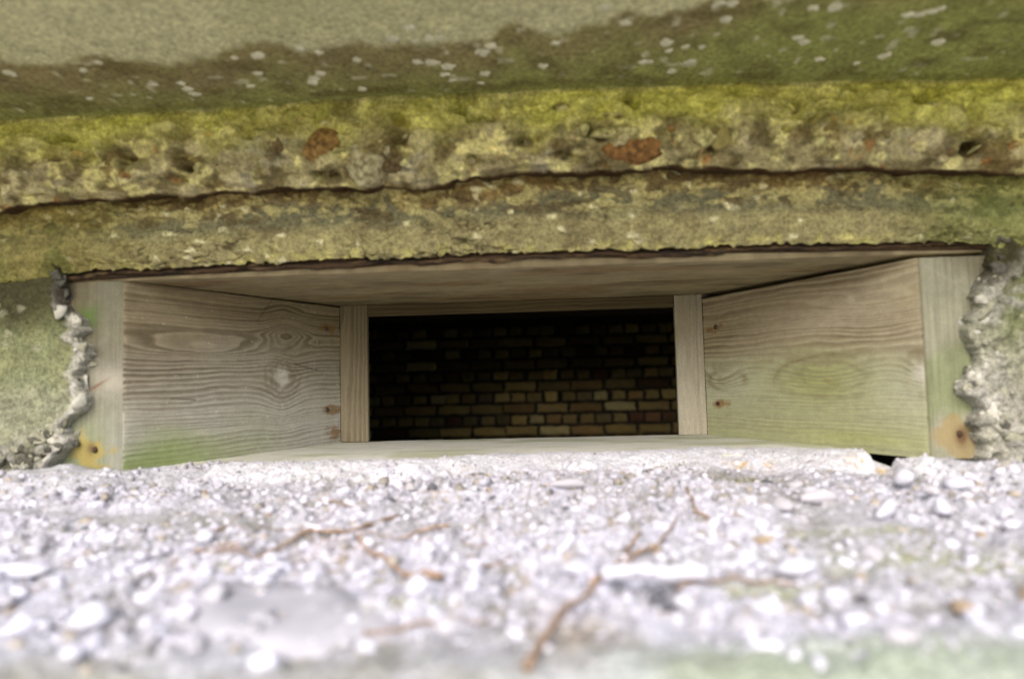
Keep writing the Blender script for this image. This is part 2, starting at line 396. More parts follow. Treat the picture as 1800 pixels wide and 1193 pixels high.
ems = [(566, 253, .026, .023, .012, .5, M_fl2, 'brown rounded stone'), (1122, 266, .046, .0155, .016, .06, M_flint, 'long rust-brown broken flint'),
       (648, 288, .026, .028, .014, .2, M_fl3, 'pale grey rounded stone'), (690, 290, .016, .013, .010, .5, M_fl4, 'dark brown chipped stone'),
       (485, 255, .010, .010, .004, -.6, M_fl4, None), (1085, 234, .034, .007, .010, .05, M_fl5, 'pale crusted ridge above the rust-brown flint'), (1265, 234, .020, .022, .010, 0, M_fl6, None),
       (1240, 238, .018, .020, .010, .3, M_fl5, None), (1548, 212, .016, .016, .009, .2, M_fl5, None), (1740, 245, .040, .006, .010, .5, M_fl5, 'long pale sloping ridge'),
       (1020, 230, .012, .010, .008, 0, M_fl5, None), (985, 195, .013, .010, .008, .2, M_fl5, None), (1080, 203, .022, .006, .008, .0, M_fl5, None), (930, 245, .012, .010, .008, .5, M_fl3, None),
       (925, 292, .018, .008, .008, .1, M_fl5, None), (350, 268, .012, .008, .007, -.3, M_fl5, None), (183, 291, .013, .007, .006, .1, M_fl5, None), (270, 314, .014, .008, .007, 0, M_fl5, None),
       (115, 334, .014, .007, .006, 0, M_fl5, None), (1515, 283, .009, .006, .006, 0, M_fl5, None), (1620, 288, .018, .005, .006, .05, M_fl5, None), (1500, 240, .018, .012, .008, .2, M_fl3, None),
       (380, 288, .022, .010, .008, .1, M_fl4, None), (820, 285, .020, .010, .008, -.2, M_fl3, None), (1400, 205, .016, .012, .008, .4, M_fl5, None), (1700, 290, .022, .010, .008, .3, M_fl4, None)]
for _ in range(26):                      # smaller stones that show in the broken face
    a_ = rng.uniform(10, 1790); b_ = 348-.035*a_-rng.uniform(12, 125)
    ems.append((a_, b_, rng.uniform(.006, .014), rng.uniform(.005, .010), rng.uniform(.005, .008), rng.normal()*.4, [M_fl5, M_fl3, M_fl6, M_fl2][int(rng.choice(4, p=[.4, .25, .25, .1]))], None))
for k, (a, b, rx, rz, ry, ang, mt, lab) in enumerate(ems):
    y = crag_y(a, b); p = on_y(a, b, y + (.42 if k > 1 else .05)*ry)
    o = tilt_stone('embedded_stone', p, (rx, ry, rz), ang, mt, roof_slab, 200+k, sub=I3 if k < 6 else I2, rough=.30, sharp=.75 if k < 6 else 1.0, cutn=7 if k < 6 else 12, cut=(.62, .85) if k < 6 else (.40, .8))
    if lab: o['label'] = lab + ' set in the crumbling edge'

# ---- lintel under the overhang
bx_, bz_ = line_y([(-250, 500), (0, 496), (100, 488), (160, 478), (300, 469), (450, 463), (600, 456), (750, 449), (900, 445), (1000, 441), (1100, 440), (1200, 434), (1400, 428), (1600, 427), (1730, 431), (1800, 438), (2050, 440)], 0.838)
NL = 820
xl = np.linspace(-0.95, 0.92, NL)
zb_ = np.interp(xl, bx_, bz_)
jag = 0.0035*fbm(xl*60, 0*xl, seed=80, o=4) + 0.0030*np.where(vn(xl*130, 0*xl, seed=82) > .2, 1, 0)*vn(xl*130, 0*xl, seed=83)
zl_ = zb_ + jag
zt_ = np.interp(xl, lx, lz) + 0.010
R_ = []
for t in np.linspace(0, 1, 10): R_.append((0, t))
for t in np.linspace(0, 1, 110)[1:]: R_.append((1, t))
PL = np.zeros((len(R_), NL, 3)); TL = np.zeros((len(R_), NL)); kl = np.zeros((len(R_), 1))
for i, (k, t) in enumerate(R_):
    if k == 0: y = .858 + (.838-.858)*t; z = zl_ + .004*(1-t)
    else:
        y = .838 - .014*math.sin(min(1, t/.30)*math.pi/2) + .012*ss(.25, .7, t) - .006*ss(.75, 1, t) - .017*ss(.55, 1, t)*np.clip(vn(xl*9, 0*xl, seed=85)+.5*vn(xl*31, 0*xl, seed=86), -.6, 1); z = zl_ + (zt_-zl_)*t
    PL[i, :, 0] = xl; PL[i, :, 1] = y; PL[i, :, 2] = z; TL[i] = t; kl[i] = k
NN = normals(PL)
if NN[60, 300, 1] > 0: NN = -NN
X, Y, Z = PL[..., 0], PL[..., 1], PL[..., 2]
upp = ss(.35, .75, TL)*(kl == 1)
f1, f2, cid = worley(X*110 + 1.5*fbm(X*50, Z*50, seed=90), Z*130, seed=91)
g = np.maximum(0, 1-f1*1.3)*(cid > .4)
crk = np.abs(fbm(X*26, Z*60, seed=92, o=4)); crack = np.maximum(0, 1-crk/.05)*ss(.1, .35, fbm(X*9, Z*20, seed=93)+.25)*(TL < .5)
d = .0040*fbm(X*16, Z*30, seed=94, o=5) - .010*np.maximum(0, fbm(X*60, Z*70, seed=107, o=2)-.42) + upp*(.0060*fbm(X*40, Z*44, seed=95) + .0050*g) - .0030*crack + (1-upp)*.0012*g*(fbm(X*14, Z*20, seed=96) > 0)
low = (kl == 1)*(1-ss(.03, .16, TL)); d = d + low*.003*fbm(X*70, Z*80, seed=97)
PL = PL + NN*d[..., None]
cl = np.broadcast_to(S(144, 137, 98), X.shape+(3,))
cl = mix(cl, S(156, 149, 104), ss(-.1, .5, fbm(X*5, Z*24, seed=98)))
cl = mix(cl, S(112, 110, 86), ss(.32, .52, TL+.12*fbm(X*14, Z*20, seed=99))*.95)
cl = mix(cl, S(138, 116, 72), ss(.60, .85, TL+.22*fbm(X*20, Z*26, seed=100))*(.75+.4*fbm(X*9, Z*9, seed=101)))
cl = mix(cl, S(178, 166, 108), g*ss(.45, .8, TL)*(cid > .6)*1.3)
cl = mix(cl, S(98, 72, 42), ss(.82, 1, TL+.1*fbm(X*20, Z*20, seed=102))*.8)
cl = mix(cl, S(92, 78, 50), ss(.10, .35, fbm(X*30, Z*60, seed=103, o=5))*(.3+.4*ss(.3, .6, TL))); cl = mix(cl, S(188, 180, 124), ss(.12, .30, fbm(X*46+7, Z*76, seed=108, o=5))*(.15+.55*ss(.35, .65, TL)))
cl = mix(cl, S(186, 180, 112), low*ss(-.1, .4, fbm(X*90, Z*90, seed=104))*.8)
cl = mix(cl, S(64, 52, 32), crack*.9)
cl = mix(cl, S(206, 200, 160), (cid > .955)*g*1.4)
lft = 1-ss(-.62, -.45, X); cl = mix(cl, S(122, 114, 52), lft*.55); rr = ss(.38, .55, X); cl = mix(cl, S(112, 124, 62), rr*.55)
cl = mix(cl, S(84, 90, 40), ss(.1, .5, fbm(X*22, Z*26, seed=105))*(lft+rr)*.6)
cl = cl*(1+.24*fbm(X*120, Z*120, seed=106, o=3)[..., None])
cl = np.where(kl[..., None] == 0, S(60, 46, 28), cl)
sheet('lintel', PL, cl, M_conc, bunker, back=(0, .20, 0), flip=True)
boxes('lintel_core', [(-3.0, 3.0, .864, BY0, .175, SOF_Z+.159), (-3.0, -.951, .84, .863, .10, SOF_Z+.1), (.921, 3.0, .84, .863, .10, SOF_Z+.1)], M_outer, bunker)

# ---- jambs: rough wall faces either side of the timber
M_jp = mat_plain('pale_mortar_lump', S(168, 166, 152), S(196, 194, 186), .9, 160, .5, .002)
M_jg = mat_plain('grey_aggregate', S(124, 124, 106), S(160, 158, 140), .85, 160, .5, .002)
M_jd = mat_plain('dark_aggregate', S(62, 62, 56), S(100, 98, 86), .8, 160, .5, .002)
def jamb(edge_px, sgn, far, seed, right):
    q = np.array([on_y(a, b, .838) for a, b in edge_px]); o = np.argsort(q[:, 2]); q = q[o]
    nz, ns = 250, 170
    zz = np.linspace(-.155, .163, nz); e = np.interp(zz, q[:, 2], q[:, 0]) + .0080*fbm(zz*90, 0*zz, seed=seed, o=5, g=.65)
    s = np.concatenate([np.linspace(0, .014, 8)[:-1], np.linspace(.014, .16, 100)[:-1], np.linspace(.16, far, ns-107+1)**1])
    ns = len(s)
    Zg = np.repeat(zz[:, None], ns, 1); Sg = np.repeat(s[None], nz, 0); Xg = e[:, None] + sgn*Sg
    Yg = .838 + .026*(1-np.minimum(1, Sg/.005))**2
    X, Z = Xg, Zg
    wp = fbm(X*40, Z*40, seed=seed+1)
    f1, f2, cid = worley(X*62+.8*wp, Z*62+.8*wp, seed=seed+2); g1, g2, gid = worley(X*100+wp*.5, Z*100, seed=seed+4)
    lump = np.sqrt(np.maximum(0, 1-f1*1.25)); gr = np.sqrt(np.maximum(0, 1-g1*1.25))
    es = 1-ss(.018 if right else .010, .06 if right else .024, Sg+.010*fbm(X*30, Z*30, seed=seed+5))      # broken mortar beside the timber
    bot = 1-ss(-.098, -.045, Z+.022*fbm(X*16, Z*16, seed=seed+6) - .25*(np.minimum(Sg, .12) if not right else 0*Sg))
    rub = np.clip(es + bot*(1-ss(.02, .16, Sg))*1.0 + (.45*ss(-.1, .4, fbm(X*9, Z*9, seed=seed+7)) if right else 0), 0, 1)
    ed = ss(0, .006, Sg)
    lk = (.35 if not right else .75)*np.clip(1.6-es, .4, 1)+bot*.9
    dd = ed*(.0035*es + rub*(.0085*lump*(cid > .25)*lk + .0035*gr*lk + .004*fbm(X*80, Z*80, seed=seed+20, o=4))) + .0022*fbm(X*16, Z*16, seed=seed+8) + .0010*gr*(gid > .6) - rub*ed*.022*np.maximum(0, fbm(X*44, Z*44, seed=seed+9, o=3)-.22)
    Yg = Yg - dd
    c = mix(np.broadcast_to(S(162, 161, 146), X.shape+(3,)), S(142, 148, 112), ss(-.35, .3, fbm(X*9, Z*9, seed=seed+10)+.45*ss(-.05, .1, Z)))
    c = mix(c, S(160, 160, 116), ss(.0, .5, fbm(X*14+3, Z*14, seed=seed+11))*.6)
    if right: c = mix(c, S(116, 124, 66), ss(-.06, .10, Z)*.75)
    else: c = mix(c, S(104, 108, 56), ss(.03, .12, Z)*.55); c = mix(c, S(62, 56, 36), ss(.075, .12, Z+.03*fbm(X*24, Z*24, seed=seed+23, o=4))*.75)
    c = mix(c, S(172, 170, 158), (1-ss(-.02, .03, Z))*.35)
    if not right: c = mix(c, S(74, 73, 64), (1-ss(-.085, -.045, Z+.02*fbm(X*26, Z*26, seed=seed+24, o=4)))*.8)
    pale = es*(1-ss(.11, .13, Z)); c = mix(c, S(204, 202, 190), pale*(.5 if right else .85))
    c = mix(c, S(192, 190, 182), rub*lump*(cid > .45)*.8)
    c = mix(c, S(70, 70, 60), rub*(1-.8*es)*np.maximum(0, 1-lump*1.8)*.75)  # pits between lumps have their shade painted into the colour
    c = mix(c, S(196, 138, 44), (cid > .985)*lump*rub*1.3)
    c = mix(c, S(200, 198, 170), (gid > .93)*gr*.5)
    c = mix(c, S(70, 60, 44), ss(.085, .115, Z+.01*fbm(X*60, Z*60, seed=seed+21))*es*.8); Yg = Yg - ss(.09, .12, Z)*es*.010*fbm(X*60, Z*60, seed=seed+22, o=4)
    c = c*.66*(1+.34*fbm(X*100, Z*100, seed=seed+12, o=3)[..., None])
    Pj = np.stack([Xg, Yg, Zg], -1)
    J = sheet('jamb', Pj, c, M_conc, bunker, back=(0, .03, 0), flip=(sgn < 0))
    rj = np.random.default_rng(seed)
    for k in range(95 if right else 58):                     # broken mortar lumps and aggregate along the edge
        z = rj.uniform(-.135, .155); low = z < -.055
        s_ = abs(rj.normal())*(.009 if not low else (.05 if not right else .03)) if not (right and k % 3 == 0) else rj.uniform(.01, .14)
        x = np.interp(z, zz, e) + sgn*(s_+.002); r = float(np.clip(.0052*math.exp(rj.normal(0, .5)), .0024, .013))
        mt = [M_jp, M_jg, M_jd][int(rj.choice(3, p=[.55, .35, .10] if not low or right else [.2, .35, .45]))]
        iz = int(np.argmin(np.abs(zz-z))); isx = int(np.argmin(np.abs(s-s_)))
        stone('embedded_stone', (x, Yg[iz, isx]+(.15 if right else .30)*r, z), (r*rj.uniform(.9, 1.7), r*rj.uniform(.5, .8), r*rj.uniform(.7, 1.6)), M_jd if z > .112 else mt, J, seed*3+k, sub=I2, rough=.45, sharp=1.0, cutn=12, cut=(.30, .75), smooth=False)
    if not right:                                            # dark crumbled patch at the foot of the wall
        for k in range(75):
            z = rj.uniform(-.128, -.045); s_ = rj.random()**.7*.13*min(1, (-.035-z)/.06)
            x = np.interp(z, zz, e) - s_ - .002; r = float(np.clip(.0052*math.exp(rj.normal(0, .45)), .0026, .012))
            iz = int(np.argmin(np.abs(zz-z))); isx = int(np.argmin(np.abs(s-s_)))
            stone('embedded_stone', (x, Yg[iz, isx]+.1*r, z), (r*rj.uniform(.9, 1.7), r*rj.uniform(.6, .9), r*rj.uniform(.7, 1.4)), [M_jp, M_jg, M_jd][int(rj.choice(3, p=[.15, .40, .45]))], J, 5000+k, sub=I2, rough=.45, sharp=1.0, cutn=12, cut=(.30, .75), smooth=False)
    return J
jl = jamb([(104, 440), (112, 480), (108, 505), (112, 520), (118, 545), (146, 560), (152, 578), (142, 592), (152, 606), (158, 622), (146, 645), (140, 660), (152, 675), (153, 700), (146, 722), (128, 735), (118, 750), (130, 775), (122, 790), (100, 815), (80, 860), (70, 920)], -1, .42, 300, False)
jr = jamb([(1752, 400), (1738, 440), (1735, 470), (1718, 505), (1706, 520), (1722, 540), (1700, 556), (1694, 580), (1702, 605), (1714, 635), (1700, 652), (1690, 672), (1692, 694), (1712, 706), (1716, 722), (1706, 745), (1716, 775), (1722, 800), (1735, 850), (1760, 920)], 1, .42, 340, True)
XJL, XJR = XOL-.075, XOR+.085
boxes('wall', [(-3.0, -.66, .872, BY0, -H, .173), (.575, 3.0, .872, BY0, -H, .173), (-.659, .574, .872, BY0, -H, -.165),
               (-3.0, -.90, .846, .871, -H, .173), (.85, 3.0, .846, .871, -H, .173),
               (-3.0, 3.0, .30, .845, -H, -.200), (-3.0, -.86, .28, .845, -.1999, -.142), (.80, 3.0, .28, .845, -.1999, -.142)], M_outer, bunker)

# ---- ledge of gravelly mortar in front of the slit
syp = [(-200, 848), (120, 842), (225, 836), (300, 825), (400, 816), (560, 813), (640, 811), (700, 810), (800, 806), (870, 800), (950, 799), (1050, 797), (1150, 794), (1250, 790), (1330, 791), (1430, 791), (1500, 793), (1545, 802), (1700, 815), (2000, 822)]
sq = np.array([on_z(a, b, ZB) for a, b in syp])
HOL = on_z(1555, 812, -.108)             # the dark hollow under the right board's outer corner
def ledge_h(x, y, fine=True):
    ys = np.interp(x, sq[:, 0], sq[:, 1]) + .004*fbm(x*30, 0*x, seed=400, o=3)
    top = ZB + .0022
    h = np.where(y > ys, top - (y-ys)*.30, top + .0012*ss(.0, .006, ys-y)*(1+fbm(x*40, y*40, seed=401, o=2)) - .018*ss(.025, .12, ys-y) - .020*ss(.06, .55, ys-y))
    h = h + .018*np.exp(-((x+.592)/.034)**2-((y-.832)/.030)**2) + .020*np.exp(-((x-.60)/.065)**2-((y-.83)/.06)**2) + .010*np.exp(-((x+.60)/.10)**2-((y-.80)/.05)**2)
    h = h - .040*np.exp(-((x-HOL[0])/.034)**2-((y-HOL[1])/.018)**2)
    h = h - .10*ss(.345, .26, y)**2
    if fine: h = h + .0040*fbm(x*9, y*9, seed=402, o=3)*ss(0, .05, ys-y)
    return h
def pebbly(x, y):        # 0 in the smooth trowelled patches, 1 where the aggregate shows
    a1, a2 = on_z(150, 915, -.125), on_z(520, 1075, -.13)
    p = 1 - .9*np.exp(-((x-a1[0])/.13)**4-((y-a1[1])/.022)**4)
    ys = np.interp(x, sq[:, 0], sq[:, 1])
    p = p*ss(.035, .105, ys-y + .03*fbm(x*14, y*14, seed=411, o=3))
    return p*np.clip(.75+.9*fbm(x*7, y*7, seed=410, o=3), .15, 1)*ss(.30, .37, y)
ny, nx = 330, 860
yv = .24 + (.965-.24)*np.linspace(0, 1, ny)**.92; xv = np.linspace(-1, 1, nx)
wid = .30 + .62*np.linspace(0, 1, ny)
Yg = np.repeat(yv[:, None], nx, 1); Xg = xv[None]*(.66 + .30*(yv[:, None]-.24)/.725) - .045*Yg
hh = ledge_h(Xg, Yg); pb = pebbly(Xg, Yg)
wp = fbm(Xg*50, Yg*50, seed=412)
f1, f2, cid = worley(Xg*85+.4*wp, Yg*85+.4*wp, seed=414); g1, g2, gid = worley(Xg*190, Yg*190, seed=418)
lump = np.sqrt(np.maximum(0, 1-f1*1.3)); gr = np.sqrt(np.maximum(0, 1-g1*1.3))
e1, e2, eid = worley(Xg*36+.5*wp, Yg*36+.5*wp, seed=436); chunk = np.minimum(1, np.sqrt(np.maximum(0, 1-e1*1.25))*1.6)*(eid > .35)
hh = hh - .003*pb + pb*.0085*chunk*(.5+eid*.6)
hh = hh + pb*(.0045*lump*(cid > .3) + .0020*gr - .002) + .0026*fbm(Xg*60, Yg*60, seed=420, o=5) + .0016*gr*(1-pb)*ss(.004, .03, np.interp(Xg, sq[:, 0], sq[:, 1])-Yg)
ysg = np.interp(Xg, sq[:, 0], sq[:, 1])
c = mix(np.broadcast_to(S(182, 181, 184), Xg.shape+(3,)), S(150, 148, 140), ss(-.2, .4, fbm(Xg*16, Yg*16, seed=422)))
c = mix(c, S(132, 130, 124), pb*ss(.40, .0, np.maximum(lump, chunk*.9))*.7)  # gaps between stones painted darker so they look deeper in shade
c = mix(c, S(206, 204, 212), pb*lump*(cid > .5)*.9)
c = mix(c, S(200, 198, 206), pb*chunk*(eid > .5)*.75); c = mix(c, S(158, 156, 156), pb*chunk*(eid < .5)*.5)
c = mix(c, S(160, 142, 116), pb*(cid > .95)*lump)
c = mix(c, S(206, 206, 208), (1-ss(.06, .12, ysg-Yg + .03*fbm(Xg*14, Yg*14, seed=423)))*.7)
def blot(px, py, rx, ry, z=-.125):
    q = on_z(px, py, z); return np.exp(-((Xg-q[0])/rx)**2-((Yg-q[1])/ry)**2)
gm = sum(blot(*b) for b in [(650, 1040, .022, .012), (760, 1035, .02, .01), (1600, 960, .07, .02), (1500, 925, .05, .012), (1240, 860, .03, .01), (880, 1175, .03, .015), (200, 1165, .03, .012), (30, 1190, .05, .02), (1750, 980, .05, .02), (1350, 1010, .03, .012), (400, 990, .02, .01)])
c = mix(c, S(150, 158, 84), np.clip(gm, 0, 1)*(.55+.5*fbm(Xg*30, Yg*30, seed=424)))
c = mix(c, S(160, 174, 140), ss(.375, .33, Yg+.03*fbm(Xg*9, Yg*9, seed=426) - .10*np.clip(Xg-.05, 0, .3))*(.06+.6*ss(-.05, .12, Xg)))
bm_ = sum(blot(*b) for b in [(870, 840, .03, .012, -.115), (1080, 835, .05, .012, -.115), (1180, 830, .03, .01, -.115), (1300, 815, .05, .010, -.11), (1530, 812, .025, .014, -.11)])
c = mix(c, S(178, 148, 92), np.clip(bm_, 0, 1)*ss(-.15, .3, fbm(Xg*60, Yg*70, seed=428, o=4))*.9)
rm = .42*sum(blot(*b) for b in [(640, 950, .04, .012), (760, 930, .04, .01), (560, 960, .04, .01), (730, 1005, .02, .008), (1010, 1090, .02, .03), (260, 1000, .02, .01), (900, 1060, .03, .01)])
c = mix(c, S(164, 134, 106), np.clip(rm, 0, 1)*(.45+.6*fbm(Xg*45, Yg*45, seed=430)))
c = c*(1+.42*((1-ss(.09, .14, ysg-Yg))*(np.abs(Xg) < .42))[..., None])
c = c*np.array([.72, .732, .785])*(1+.14*fbm(Xg*120, Yg*120, seed=432, o=3)[..., None])
def real_h(x, y):                        # height of the built ledge, relief included
    x = np.asarray(x, float); y = np.asarray(y, float)
    i = np.interp(y, yv, np.arange(ny)); j = (np.clip((x+.045*y)/(.66+.30*(y-.24)/.725), -1, 1)+1)/2*(nx-1)
    i0 = np.clip(i.astype(int), 0, ny-2); j0 = np.clip(j.astype(int), 0, nx-2); a = i-i0; b = j-j0
    return (hh[i0, j0]*(1-b)+hh[i0, j0+1]*b)*(1-a) + (hh[i0+1, j0]*(1-b)+hh[i0+1, j0+1]*b)*a
ledge = sheet('ledge', np.stack([Xg, Yg, hh], -1), c, M_ledge, bunker, back=(0, 0, -.06))

# ================================================================ the room behind
boxes('room_wall', [(-BX-.3, -BX, BY0+.001, BY1+.4, -H-.1, RZ1+.07), (BX, BX+.3, BY0+.001, 2.95, -H-.1, RZ1+.07), (BX, BX+.3, 4.1, BY1+.4, -H-.1, RZ1+.07),
                    (BX, BX+.3, 2.951, 4.099, -.02, RZ1+.07), (-BX, BX, BY1+.121, BY1+.4, -H-.1, RZ1+.07)], M_room, bunker)  # right wall left open low down: unseen doorway added for daylight
boxes('room_ceiling', [(-BX, HX0, BY0+.001, BY1, RZ1, RZ1+.07), (HX1, BX, BY0+.001, BY1, RZ1, RZ1+.07), (HX0+.0001, HX1-.0001, BY0+.001, HY0, RZ1, RZ1+.07), (HX0+.0001, HX1-.0001, HY1, BY1, RZ1, RZ1+.07)], M_room, bunker)  # ceiling hole below the added roof opening
boxes('room_floor', [(-BX, BX, BY0+.001, BY1, RZ0-.1, RZ0)], M_room, bunker)

bw = thing('brick_wall', 'dim yellowish and red brick back wall seen through the slit', 'brick wall', (0, BY1, RZ0))
finish_m = boxes('mortar_bed', [(-BX, BX, BY1, BY1+.12, RZ0, RZ1)], M_mortar, bw)
# English bond: courses of stretchers and of headers
CH = .0752; z_ref = on_y(925, 717.5, BY1)[2]; x_ref = on_y(826, 717.5, BY1)[0]     # a stretcher course and one of its joints, as seen
pal = [S(150, 132, 82), S(156, 136, 82), S(130, 114, 72), S(136, 112, 70), S(104, 78, 52), S(94, 64, 46), S(172, 160, 112), S(118, 106, 74)]
BV, BF = [], []
def rough_brick(lx_, lz_, seed):
    """A worn brick face: a rounded block with an uneven outline, 46 faces."""
    rs = np.random.default_rng(seed)
    n, mz = 5, 3
    u = np.linspace(-.5, .5, n); v = np.linspace(-.5, .5, mz)
    V = []; F = []
    for ring, (ins, dep) in enumerate(((0, .02), (0, -.006), (.008, -.012))):
        for j in range(mz):
            for i in range(n):
                edge = (i in (0, n-1)) or (j in (0, mz-1))
                x = u[i]*(lx_-2*ins); z = v[j]*(lz_-2*ins)
                x += rs.normal()*.0045*edge*(ring > 0); z += rs.normal()*.0036*edge*(ring > 0)
                V.append((x, dep + rs.normal()*.0010*(ring == 2), z))
    k = n*mz; idx = lambda r, i, j: r*k + j*n + i
    loop = [(i, 0) for i in range(n-1)] + [(n-1, j) for j in range(mz-1)] + [(i, mz-1) for i in range(n-1, 0, -1)] + [(0, j) for j in range(mz-1, 0, -1)]
    for r in (0, 1):
        for a in range(len(loop)):
            p, q = loop[a], loop[(a+1) % len(loop)]
            F.append([idx(r, *p), idx(r, *q), idx(r+1, *q), idx(r+1, *p)])
    for j in range(mz-1):
        for i in range(n-1): F.append([idx(2, i, j), idx(2, i+1, j), idx(2, i+1, j+1), idx(2, i, j+1)])
    return np.array(V), F
cand = []
for cI in range(-14, 12):
    zc = z_ref + cI*CH
    if zc < RZ0+.04 or zc > RZ1-.03: continue
    head = (cI % 2 != 0)
    pitch = .1125 if head else .225
    ln = (.1025 if head else .213)
    off = x_ref + (0 if head else .1125) + rng.normal()*.010
    for i in range(-26, 27):
        xc = off + i*pitch + rng.normal()*.003
        if abs(xc) > BX-.12: continue
        cand.append((xc, zc, ln-rng.uniform(.002, .016), .060-rng.uniform(0, .008)))
def seen(b): return -1.45 < b[0] < 1.15 and -.50 < b[1] < .42
vis = sorted([b for b in cand if seen(b)], key=lambda b: abs(b[0]+.15)+abs(b[1]))[:296]
vs = set((round(b[0], 4), round(b[1], 4)) for b in vis)
rest_V, rest_F, rest_K = [], [], []
proto = {}
for q in range(8):
    for hd in (True, False):
        V, F = rough_brick(.098 if hd else .209, .060, 900+q*2+hd)
        for pi_, pc in enumerate(pal):
            pass
        proto[(q, hd)] = (V, F)
mesh_cache = {}
for b in cand:
    xc, zc, ln, hz = b; hd = ln < .15
    q = rng.integers(0, 8)
    up = ss(-.1, .3, zc + .1*rng.normal())
    ci = rng.choice(8, p=[.2, .2, .16, .12, .04, .03, .13, .12]) if rng.random() > up*.6 else rng.choice([3, 5, 7, 2])
    V, F = proto[(q, hd)]
    if (round(xc, 4), round(zc, 4)) in vs:
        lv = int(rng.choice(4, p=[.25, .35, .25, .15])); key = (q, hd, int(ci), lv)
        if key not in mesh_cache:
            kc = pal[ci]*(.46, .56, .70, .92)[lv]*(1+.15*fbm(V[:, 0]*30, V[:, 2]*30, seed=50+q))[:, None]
            o = finish('brick', V, F, M_brick, None, kc, False, origin=(0, 0, 0)); mesh_cache[key] = o.data; first = o
        else:
            o = bpy.data.objects.new('brick', mesh_cache[key]); C.objects.link(o)
        o.parent = bw
        o.location = Vector((xc+rng.normal()*.003, BY1-.001+rng.normal()*.0015, zc+H+rng.normal()*.0015)) - Vector(bw.location)
        o.scale = (ln/(.1 if hd else .209), 1, hz/.060)
    else:
        n0 = sum(len(v) for v in rest_V)
        rest_V.append(V+np.array([xc, BY1-.001, zc])); rest_F += [[n0+i for i in f] for f in F]; rest_K.append(np.repeat(pal[ci][None], len(V), 0))
rb = finish('bricks', np.concatenate(rest_V), rest_F, M_brick, bw, np.concatenate(rest_K), False); rb['kind'] = 'stuff'

# ================================================================ timber lining of the slit
frame = thing('slit_frame', 'grey weathered timber lining of the firing slit with splayed side boards', 'timber frame', (0, 1.0, ZB))
def wood_field(u, v, knots, sp, seed, wob=1.0):
    F = v/sp*(1+.0*u) + wob*.9*fbm(u*3.2, v*7, seed=seed, o=3) + wob*2.1*vn(u*.9, v*24, seed=seed+2) + .22*fbm(u*26, v*60, seed=seed+1, o=2) + 1.0*vn(u*1.5, v*62, seed=seed+3)
    for (ku, kv, su, sv, A, *ty) in knots:
        if ty: F = F - A*np.tanh((v-kv)/sv)*np.exp(-((u-ku)/su)**2-((v-kv)/(sv*4.5))**2)     # grain parts round a knot
        else: F = F + A*np.exp(-((u-ku)/su)**2-((v-kv)/sv)**2)
    return F
def grain(F):
    r = F-np.floor(F); k = np.floor(F); a = .30+.70*_h(k, k*0, k*0, 77)
    return ss(.0, .62, r)*(1-ss(.80, 1.0, r))*a     # slow rise to dark latewood, quick fall
def board(name, outer, inner, sgn, knots, seed, cfun, lift=0.0, sp=.0062, ret=.10):
    a = np.array(outer); b = np.array(inner); L = np.hypot(*(b-a)); t = (b-a)/L; n = np.array([-t[1]*-sgn*-1, 0]) ; nrm = np.array([sgn*t[1], -sgn*t[0]])
    zt0 = ZT2 - lift; zt1 = ZT - lift
    us = np.concatenate([np.linspace(-ret, -.004, 64), np.linspace(-.003, .003, 7), np.linspace(.004, L, 250)]); nv = 210
    U = np.repeat(us[None], nv, 0); W = np.repeat(np.linspace(0, 1, nv)[:, None], len(us), 1)
    zb = ZB-.035 if sgn > 0 else ZB-.005
    top = zt0 + (zt1-zt0)*np.clip(U/L, 0, 1); Z = zb + (top-zb)*W
    V = Z-ZB
    up = np.maximum(U, 0); un = np.maximum(-U, 0)
    X = a[0] + t[0]*up - sgn*un; Y = a[1] + t[1]*up
    # slightly rounded arris
    rr = np.exp(-(U/.0022)**2)*.0007
    c, rel = cfun(U, V, L)
    endf = (U < 0)
    nx = np.where(endf, 0, nrm[0]); nyy = np.where(endf, -1.0, nrm[1])
    X = X + nx*(rel-rr); Y = Y + nyy*(rel-rr)
    # the board's ends are a little bruised
    return sheet(name, np.stack([X, Y, Z], -1), c, M_wood, frame, back=(-sgn*.022, .03, 0), flip=(sgn < 0))
def bplane(outer, inner):
    a = np.array([*outer, 0]); t = np.array([inner[0]-outer[0], inner[1]-outer[1], 0]); t /= np.linalg.norm(t)
    n = np.array([t[1], -t[0], 0]); return a, t, n
LO, LI = (XOL, YF), (XIL, YI); RO, RI = (XOR, YF), (XIR, YI)
def uv(px, py, o, i):
    a, t, n = bplane(o, i); q = on_plane(px, py, a, n); return float((q-a)@t), float(q[2]-ZB)
g_l = lambda px, py: uv(px, py, LO, LI)
g_r = lambda px, py: uv(px, py, RO, RI)
def gs(U, V, c, ru, rv): return np.exp(-((U-c[0])/ru)**2-((V-c[1])/rv)**2)
def stain(U, V, c, ru, rv, sd):          # a stain with a ragged, streaky outline
    n1 = fbm(U*70, V*70, seed=sd, o=4); n2 = fbm(U*28, V*120, seed=sd+3, o=3)
    return 1-ss(.45, 1.15, np.hypot((U-c[0])/ru, (V-c[1])/rv)+.75*n1+.45*n2)

